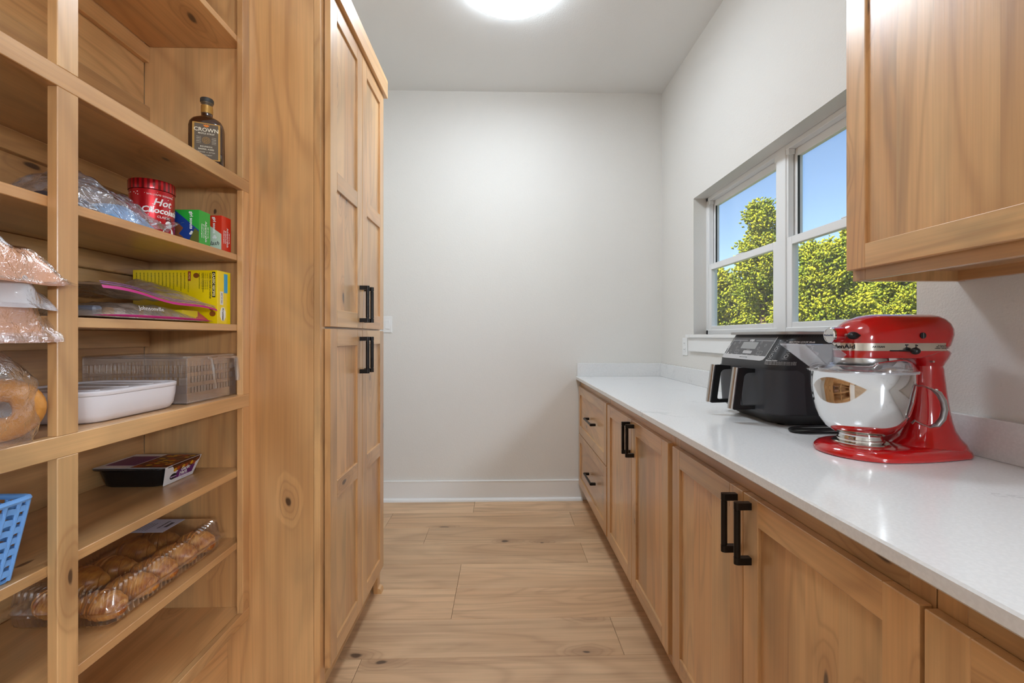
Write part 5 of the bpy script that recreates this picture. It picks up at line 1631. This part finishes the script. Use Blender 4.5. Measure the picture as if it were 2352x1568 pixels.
# --- ready-to-cook potato tray
def tray():
    z = 0.7992
    t = thing('potato_tray', (-1.04, 1.33, z), 'black food tray with a purple and white garlic herb potato sleeve', 'tray')
    BT = plain('black_tray', rgb(20, 20, 21), 0.3)
    x0, x1, y0, y1 = -1.122, -0.952, 1.262, 1.398
    def R_(o, zz, r=0.03): return rrect(x0 - o, x1 + o, y0 - o, y1 + o, r, zz, 7)
    m = MB().loft([R_(-0.006, z), R_(-0.002, z + 0.003), R_(0.008, z + 0.048), R_(0.018, z + 0.0525), R_(0.018, z + 0.0545), R_(0.006, z + 0.0545)])
    m.build('tray_body', BT, t, smooth=45)
    # card sleeve: top sheet, and the sloping front with print
    WC = plain('white_card', rgb(226, 226, 228), 0.35)
    PU = plain('purple_print', rgb(96, 28, 104), 0.4)
    zt = z + 0.0556
    sl = MB().box(x0 - 0.012, x1 + 0.016, y0 - 0.006, y1 + 0.006, zt, zt + 0.0008)
    F0, F1 = Vector((x1 + 0.0165, 0, zt + 0.0006)), Vector((x1 + 0.0005, 0, z + 0.001))
    sl.add([(F0.x, y0 - 0.006, F0.z), (F0.x, y1 + 0.006, F0.z), (F1.x, y1 - 0.012, F1.z), (F1.x, y0 + 0.006, F1.z), (F0.x + 0.001, y0 - 0.006, F0.z), (F0.x + 0.001, y1 + 0.006, F0.z), (F1.x + 0.001, y1 - 0.012, F1.z), (F1.x + 0.001, y0 + 0.006, F1.z)],
           [(0, 1, 2, 3), (4, 7, 6, 5), (0, 4, 5, 1), (1, 5, 6, 2), (2, 6, 7, 3), (3, 7, 4, 0)])
    so = sl.build('card_sleeve', WC, t, smooth=0)
    U = (F0 - F1).normalized()
    Rr = Vector((0, 1, 0))
    Cn = Vector((F1.x + 0.0012, (y0 + y1) / 2, F1.z))
    Hh = (F0 - F1).length
    def at(a, b_, l=0.0): return Cn + Rr * a + U * b_ + Rr.cross(U) * (l)
    # potatoes picture: small flattened ovals on a dark ground, running from the top over the front
    poly_plate(Rr, U, at(0, 0, 0.0001), [(-0.050, Hh), (-0.030, Hh * 0.62), (0.040, Hh * 0.60), (0.066, Hh * 0.8), (0.068, Hh)], 0.0003).build('picture_ground', plain('roast_brown', rgb(92, 40, 14), 0.4), so, smooth=0)
    poly_plate(Rr, U, at(0, 0, 0.0004), [(-0.036, 0.012), (0.046, 0.012), (0.052, Hh * 0.60), (-0.018, Hh * 0.62)], 0.0003).build('purple_panel', PU, so, smooth=0)
    poly_plate(Rr, U, at(-0.034, 0.021, 0.0007), [(0.013 * math.cos(2 * PI * q / 18), 0.009 * math.sin(2 * PI * q / 18)) for q in range(18)], 0.0003).build('brand_oval', INK, so, smooth=0)
    text_mb('Garlic', 0.0150, Rr, U, at(0.012, 0.0335, 0.0009), 0.0003, bold=0.0003).build('lettering', WHITEINK, so, smooth=0)
    text_mb('Herb', 0.0150, Rr, U, at(0.006, 0.0225, 0.0009), 0.0003, bold=0.0003).build('lettering', WHITEINK, so, smooth=0)
    join(text_mb('Signature', 0.0066, Rr, U, at(-0.034, 0.021, 0.0011), 0.0003), text_mb('BABY POTATOES', 0.0048, Rr, U, at(0.008, 0.0150, 0.0009), 0.0003), text_mb('NET WT 16 OZ (454g)', 0.0034, Rr, U, at(0.02, 0.0065, 0.0007), 0.0003)).build('small_lettering', plain('lilac_ink', rgb(206, 170, 214), 0.5), so, smooth=0)
    MB().box(x0 + 0.0, -1.040, y0 + 0.02, y1 - 0.02, zt + 0.0009, zt + 0.0012).build('purple_panel', PU, so, smooth=0)
    MB().box(-1.036, x1 + 0.016, y0 - 0.002, y1 + 0.002, zt + 0.0009, zt + 0.0012).build('picture_ground', plain('roast_brown_top', rgb(92, 40, 14), 0.4), so, smooth=0)
    rr_ = random.Random(2)
    pots = MB()
    for k in range(54):
        a = rr_.uniform(-1.030, x1 + 0.006)
        b_ = rr_.uniform(y0 + 0.006, y1 - 0.006)
        pots.sphere((a, b_, zt + 0.0012), (0.009, 0.0065, 0.0006), 9, 4, k % 3)
    for k in range(9):
        p = at(-0.032 + 0.011 * k, Hh * 0.80 + rr_.uniform(-0.006, 0.004), 0.0005)
        pots = join(pots, poly_plate(Rr, U, p, [(0.0068 * math.cos(2 * PI * q / 10), 0.0056 * math.sin(2 * PI * q / 10)) for q in range(10)], 0.0004, k % 3))
    po = pots.build('potato_picture', [plain('potato_yellow', rgb(208, 156, 30), 0.4), plain('potato_red', rgb(164, 68, 20), 0.4), plain('potato_brown', rgb(122, 56, 18), 0.4)], so, smooth=60)
    po['kind'] = 'stuff'
tray()

# --- croissants in a clamshell
def croissants():
    z = 0.5722
    m_, nt, out = new_mat('croissant_crust')
    B = NB(nt)
    tc = B.n('ShaderNodeTexCoord')
    n1 = B.noise(B.mapping(tc.outputs['Object'], (1, 1, 1)), 26.0, 4.0, 0.6, 0.5)
    n2 = B.noise(B.mapping(tc.outputs['Object'], (9, 1, 1)), 22.0, 3.0, 0.6, 0.3)
    c = B.mix(B.rng(n1, 0.3, 0.7), rgb(226, 156, 66), rgb(150, 74, 24))
    c = B.mix(B.math('MULTIPLY', B.rng(n2, 0.45, 0.7), 0.6), c, rgb(236, 178, 92))
    b = B.n('ShaderNodeBsdfPrincipled')
    B.l(c, b.inputs['Base Color'])
    b.inputs['Roughness'].default_value = 0.34
    B.l(b.outputs[0], out.inputs['Surface'])
    proto = MB()
    rings = []
    n = 60
    for i in range(n + 1):
        q = i / n
        ang = (q - 0.5) * 1.5
        Rc = 0.075
        cx, cy = Rc * math.sin(ang), Rc * math.cos(ang) - Rc
        env = max(0.0, math.sin(PI * q)) ** 0.62
        step = (q * 7.0) % 1.0
        r = 0.034 * env * (0.90 + 0.13 * (step if q < 0.5 else 1 - step)) + 0.0015
        tx, ty = math.cos(ang), -math.sin(ang)
        ring = []
        for k in range(18):
            a = 2 * PI * k / 18
            ring.append((cx + (-ty) * 0 + ty * 0 + (ty) * 0 + (-(-math.sin(ang))) * 0 + math.sin(ang) * r * math.cos(a), cy + math.cos(ang) * r * math.cos(a), 0.88 * r * math.sin(a)))
        rings.append(ring)
    proto.loft(rings)
    first = None
    names = ['nearest the post', 'second from the post', 'third from the post', 'fourth from the post', 'fifth from the post']
    rr_ = random.Random(5)
    def put(x, y, zc, rz, ry, label, sc=1.0):
        nonlocal first
        if first is None:
            first = proto.build('croissant', m_, None, (0, 0, 0), smooth=50)
            o = first
        else:
            o = first.copy()
            COL.objects.link(o)
        o.location = (x, y, zc)
        o.rotation_euler = (0, ry, rz)
        o.scale = (sc, sc, sc)
        tag(o, label, 'croissant', 'croissants in the clear clamshell')
    for k in range(5):
        put(-0.914 + rr_.uniform(-0.004, 0.004), 1.040 + 0.078 * k, z + 0.0335, rr_.uniform(-0.3, 0.3) + (0.25 if k % 2 else -0.2), 0.12, 'golden croissant in the front row of the clamshell, ' + names[k], 1.0)
    for k in range(5):
        put(-1.032 + rr_.uniform(-0.004, 0.004), 1.046 + 0.077 * k, z + 0.0345 + 0.012 * (k % 2), PI + rr_.uniform(-0.4, 0.4), -0.06, 'browned croissant in the back row of the clamshell, ' + names[k], 1.0)
    # clamshell
    t = thing('clamshell', (-0.975, 1.195, z), 'long clear ribbed plastic clamshell holding croissants', 'container')
    x0, x1, y0, y1 = -1.106, -0.850, 0.985, 1.408
    def ring(ins, zz, amp=0.0, rad=0.03):
        base = []
        P = rrect(x0 + ins, x1 - ins, y0 + ins, y1 - ins, max(0.012, rad - ins * 0.5), zz, 6)
        # resample for ribs
        nP = len(P)
        L = [0]
        for i in range(nP):
            a, b_ = P[i], P[(i + 1) % nP]
            L.append(L[-1] + math.hypot(b_[0] - a[0], b_[1] - a[1]))
        tot = L[-1]
        M_ = 336
        j = 0
        for i in range(M_):
            s = tot * i / M_
            while L[j + 1] < s: j += 1
            q = (s - L[j]) / max(1e-9, L[j + 1] - L[j])
            a, b_ = P[j % nP], P[(j + 1) % nP]
            px, py = a[0] + (b_[0] - a[0]) * q, a[1] + (b_[1] - a[1]) * q
            tx, ty = b_[0] - a[0], b_[1] - a[1]
            ll = math.hypot(tx, ty) or 1
            o = amp * (1 if i % 4 < 2 else -1)
            base.append((px + ty / ll * o, py - tx / ll * o, zz))
        return base
    MB().loft([ring(0.030, z + 0.0006), ring(0.022, z + 0.003), ring(0.016, z + 0.010, 0.0012), ring(0.013, z + 0.032, 0.0012), ring(0.011, z + 0.0365), ring(0.0, z + 0.0370)], True, False).build('tray_half', PLASTIC, t, smooth=30)
    MB().loft([ring(0.0, z + 0.0385), ring(0.010, z + 0.0390), ring(0.012, z + 0.044), ring(0.015, z + 0.052, 0.0014), ring(0.019, z + 0.080, 0.0014), ring(0.021, z + 0.086, 0.0026), ring(0.029, z + 0.091, 0.0024), ring(0.040, z + 0.0925)], False, True).build('lid_half', PLASTIC, t, smooth=30)
    lab = MB().box(-1.075, -0.965, 1.285, 1.375, z + 0.0928, z + 0.0932).build('price_label', plain('label_lilac', rgb(206, 208, 226), 0.5), t, smooth=0)
    L = []
    for i in range(5): L.append(plate((0, 1, 0), (-1, 0, 0), (-1.055 + i * 0.008, 1.32, z + 0.0933), 0.05, 0.0012, 0.0002))
    L.append(text_mb('CROISSANTS', 0.0090, (0, 1, 0), (-1, 0, 0), (-0.998, 1.335, z + 0.0933), 0.0002))
    for i in range(12): L.append(plate((0, 1, 0), (-1, 0, 0), (-0.982, 1.318 + i * 0.0028, z + 0.0933), 0.0012 + 0.0006 * (i % 2), 0.010, 0.0002))
    join(*L).build('label_print', INK, lab, smooth=0)
croissants()

# --- blue woven basket
def basket():
    z = 0.7992
    BL = plain('blue_plastic', rgb(112, 164, 226), 0.35)
    t = thing('woven_basket', (-0.965, 0.66, z), 'light blue woven plastic basket at the left edge of the frame', 'basket')
    def wallpt(side, s, zz):
        """front/back/ends lean outwards with height"""
        o = 0.018 * zz / 0.14
        x0, x1, y0, y1 = -1.085 - o, -0.848 + o, 0.50 - o, 0.782 + o
        if side == 0: return Vector((x1, y0 + (y1 - y0) * s, z + zz)), Vector((1, 0, 0))
        if side == 1: return Vector((x0 + (x1 - x0) * s, y1, z + zz)), Vector((0, 1, 0))
        if side == 2: return Vector((x0, y0 + (y1 - y0) * s, z + zz)), Vector((-1, 0, 0))
        return Vector((x0 + (x1 - x0) * s, y0, z + zz)), Vector((0, -1, 0))
    rows = 7
    for side in range(4):
        m = MB()
        n = 15 if side % 2 == 0 else 13
        # woven bands: each dips in and out between the ribs
        for r in range(rows):
            zc = 0.016 + 0.0178 * r
            top, bot = [], []
            seg = n * 6
            O, I, O2, I2 = [], [], [], []
            for k in range(seg + 1):
                s = k / seg
                wv = 0.0010 * math.sin(2 * PI * s * n / 2 + PI * (r % 2))
                zz = zc + 0.0020 * abs(math.sin(PI * s * n))
                p, nn = wallpt(side, s, zz)
                O.append(tuple(p + nn * (0.0018 + wv) + Vector((0, 0, 0.0050))))
                I.append(tuple(p + nn * (-0.0012 + wv) + Vector((0, 0, 0.0050))))
                I2.append(tuple(p + nn * (-0.0012 + wv) + Vector((0, 0, -0.0050))))
                O2.append(tuple(p + nn * (0.0018 + wv) + Vector((0, 0, -0.0050))))
            m.loft([O, I, I2, O2, O], False, False, False)
        # ribs
        for k in range(n + 1):
            s = (k + 0.0) / n
            a, nn = wallpt(side, min(0.995, max(0.005, s)), 0.004)
            b_, nn = wallpt(side, min(0.995, max(0.005, s + 0.25 / n)), 0.136)
            m.tube([tuple(a), tuple((a + b_) / 2), tuple(b_)], 0.0034, 8)
        m.build('woven_side', BL, t, smooth=40)
    rim = []
    o = 0.020
    MB().tube(rrect(-1.085 - o, -0.848 + o, 0.50 - o, 0.782 + o, 0.012, z + 0.140), 0.0052, 8, closed=True).build('rim', BL, t)
    MB().box(-1.085, -0.848, 0.50, 0.782, z + 0.0002, z + 0.006, b=0.002).build('base', BL, t, smooth=0)
basket()

# ------------------------------------------------------------------ outside: ground and trees
def outside():
    GR = plain('outdoor_grass', rgb(96, 112, 52), 0.95, vary=0.25)
    g = MB().box(XR + T + 0.02, 60, -40, 60, -0.75, -0.45).build('ground', GR, None, (0, 0, 0), smooth=0)
    g['kind'] = 'structure'
    m, nt, out = new_mat('juniper_foliage')
    B = NB(nt)
    tc = B.n('ShaderNodeTexCoord')
    ge = B.n('ShaderNodeNewGeometry')
    n1 = B.noise(tc.outputs['Object'], 1.6, 3.0, 0.6)
    r = ge.outputs['Random Per Island']
    c = B.mix(B.rng(n1, 0.35, 0.65), rgb(160, 172, 48), rgb(222, 214, 66))
    c = B.mix(B.math('MULTIPLY', r, 0.8), c, rgb(88, 118, 52))
    df = B.n('ShaderNodeBsdfDiffuse')
    tr = B.n('ShaderNodeBsdfTranslucent')
    B.l(c, df.inputs[0])
    B.l(c, tr.inputs[0])
    mx = B.n('ShaderNodeMixShader')
    mx.inputs[0].default_value = 0.35
    B.l(df.outputs[0], mx.inputs[1])
    B.l(tr.outputs[0], mx.inputs[2])
    B.l(mx.outputs[0], out.inputs['Surface'])
    BARK = plain('juniper_bark', rgb(98, 78, 60), 0.9, vary=0.3)
    def tree(px, py, h, rad, seed, label, nb=150, tuft=0.06, per=230, shape=0.75):
        rg = np.random.default_rng(seed)
        z0 = -0.45
        t = thing('juniper_tree', (px, py, z0), label, 'tree', 'junipers outside the window', local=True)
        tk = MB()
        tk.tube([(0, 0, 0), (0.05 * rad, 0, h * 0.4), (0, 0.05 * rad, h * 0.75), (0.02, 0, h * 0.97)], [0.05 * rad + 0.06, 0.04 * rad + 0.05, 0.04, 0.01], 8)
        P, D, Sz = [], [], []
        for b_ in range(nb):
            q = rg.random() ** 0.8
            zb = h * (0.08 + 0.9 * q)
            az = rg.random() * 2 * PI
            ln = rad * (1 - (zb / h)) ** shape * rg.uniform(0.55, 1.12) + 0.10
            up_ = rg.uniform(0.25, 0.75)
            d = np.array([math.cos(az), math.sin(az), up_])
            d /= np.linalg.norm(d)
            n = int(per * (0.4 + 0.6 * ln / rad))
            s = rg.random(n) ** 0.65
            base = np.array([0, 0, zb - 0.10 * ln])
            pts = base + np.outer(s * ln, d) + np.outer(s ** 2 * ln * 0.18, [0, 0, 1])
            spread = (0.10 + 0.16 * ln * (1 - s * 0.55))[:, None]
            pts = pts + rg.normal(0, 1, (n, 3)) * spread * 0.42
            dd = d + rg.normal(0, 0.55, (n, 3)) + np.array([0, 0, 0.25])
            P.append(pts)
            D.append(dd)
            Sz.append(tuft * rg.uniform(0.6, 1.4, n))
            if b_ % 9 == 0:
                tk.tube([(0, 0, zb - 0.1 * ln), tuple(base + d * ln * 0.8)], [0.022, 0.006], 5)
        P = np.concatenate(P)
        D = np.concatenate(D)
        D /= np.linalg.norm(D, axis=1)[:, None]
        Sz = np.concatenate(Sz)
        n = len(P)
        A = np.cross(D, rg.normal(0, 1, (n, 3)))
        A /= np.linalg.norm(A, axis=1)[:, None]
        Bv = np.cross(D, A)
        w = (Sz * 0.34)[:, None]
        L = Sz[:, None]
        # each sprig: three-sided slim spike with a waist
        V = np.empty((n, 5, 3))
        V[:, 0] = P - D * L * 0.5
        mid_ = P + D * L * 0.05
        V[:, 1] = mid_ + A * w
        V[:, 2] = mid_ - A * w * 0.5 + Bv * w * 0.87
        V[:, 3] = mid_ - A * w * 0.5 - Bv * w * 0.87
        V[:, 4] = P + D * L * 0.62
        tri = np.array([(0, 2, 1), (0, 3, 2), (0, 1, 3), (4, 1, 2), (4, 2, 3), (4, 3, 1)])
        Fc = (np.arange(n)[:, None, None] * 5 + tri[None]).reshape(-1, 3)
        me = bpy.data.meshes.new('foliage')
        me.vertices.add(n * 5)
        me.vertices.foreach_set('co', V.reshape(-1))
        me.loops.add(len(Fc) * 3)
        me.loops.foreach_set('vertex_index', Fc.reshape(-1).astype(np.int32))
        me.polygons.add(len(Fc))
        me.polygons.foreach_set('loop_start', np.arange(0, len(Fc) * 3, 3, dtype=np.int32))
        me.update(calc_edges=True)
        me.materials.append(m)
        o = bpy.data.objects.new('foliage', me)
        COL.objects.link(o)
        o.parent = t
        o['kind'] = 'stuff'
        tk.build('trunk', BARK, t, (0, 0, 0))
    def tdir(u, dist):
        tt = (u - 1176) / F + YAW
        return tt * dist, dist
    def grove(u, dist, elev, rad, seed, label, **kw):
        x, y = tdir(u, dist)
        tree(x, y, CAMZ + elev * dist + 0.45, rad, seed, label, tuft=0.06 * max(0.85, dist / 8.0), **kw)
    grove(1758, 8.2, 0.31, 1.12, 3, 'tall loose juniper with a pointed top behind the left window pane', nb=95, shape=0.8, per=260)
    grove(1640, 11.8, 0.150, 1.75, 5, 'low rounded juniper at the far left of the window', nb=150)
    grove(1895, 5.9, 0.205, 1.05, 8, 'bushy yellow-green juniper behind the right window pane', nb=190)
    grove(1990, 12.0, 0.262, 1.95, 12, 'darker juniper rising behind the wall cabinet edge', nb=180)
    grove(2080, 8.0, 0.185, 1.30, 17, 'bright juniper low behind the mixer, right end of the window', nb=190)
    grove(1805, 18.0, 0.165, 2.80, 21, 'distant juniper filling the gap behind the window mullion', nb=170)
    grove(1715, 15.0, 0.120, 2.20, 25, 'far low juniper seen under the tall one in the left pane', nb=150)
    grove(1945, 26.0, 0.165, 3.00, 29, 'far juniper between the bushy one and the darker one', nb=170)
    grove(2085, 15.5, 0.170, 2.20, 33, 'far juniper beyond the bright one at the right end of the window', nb=150)
outside()
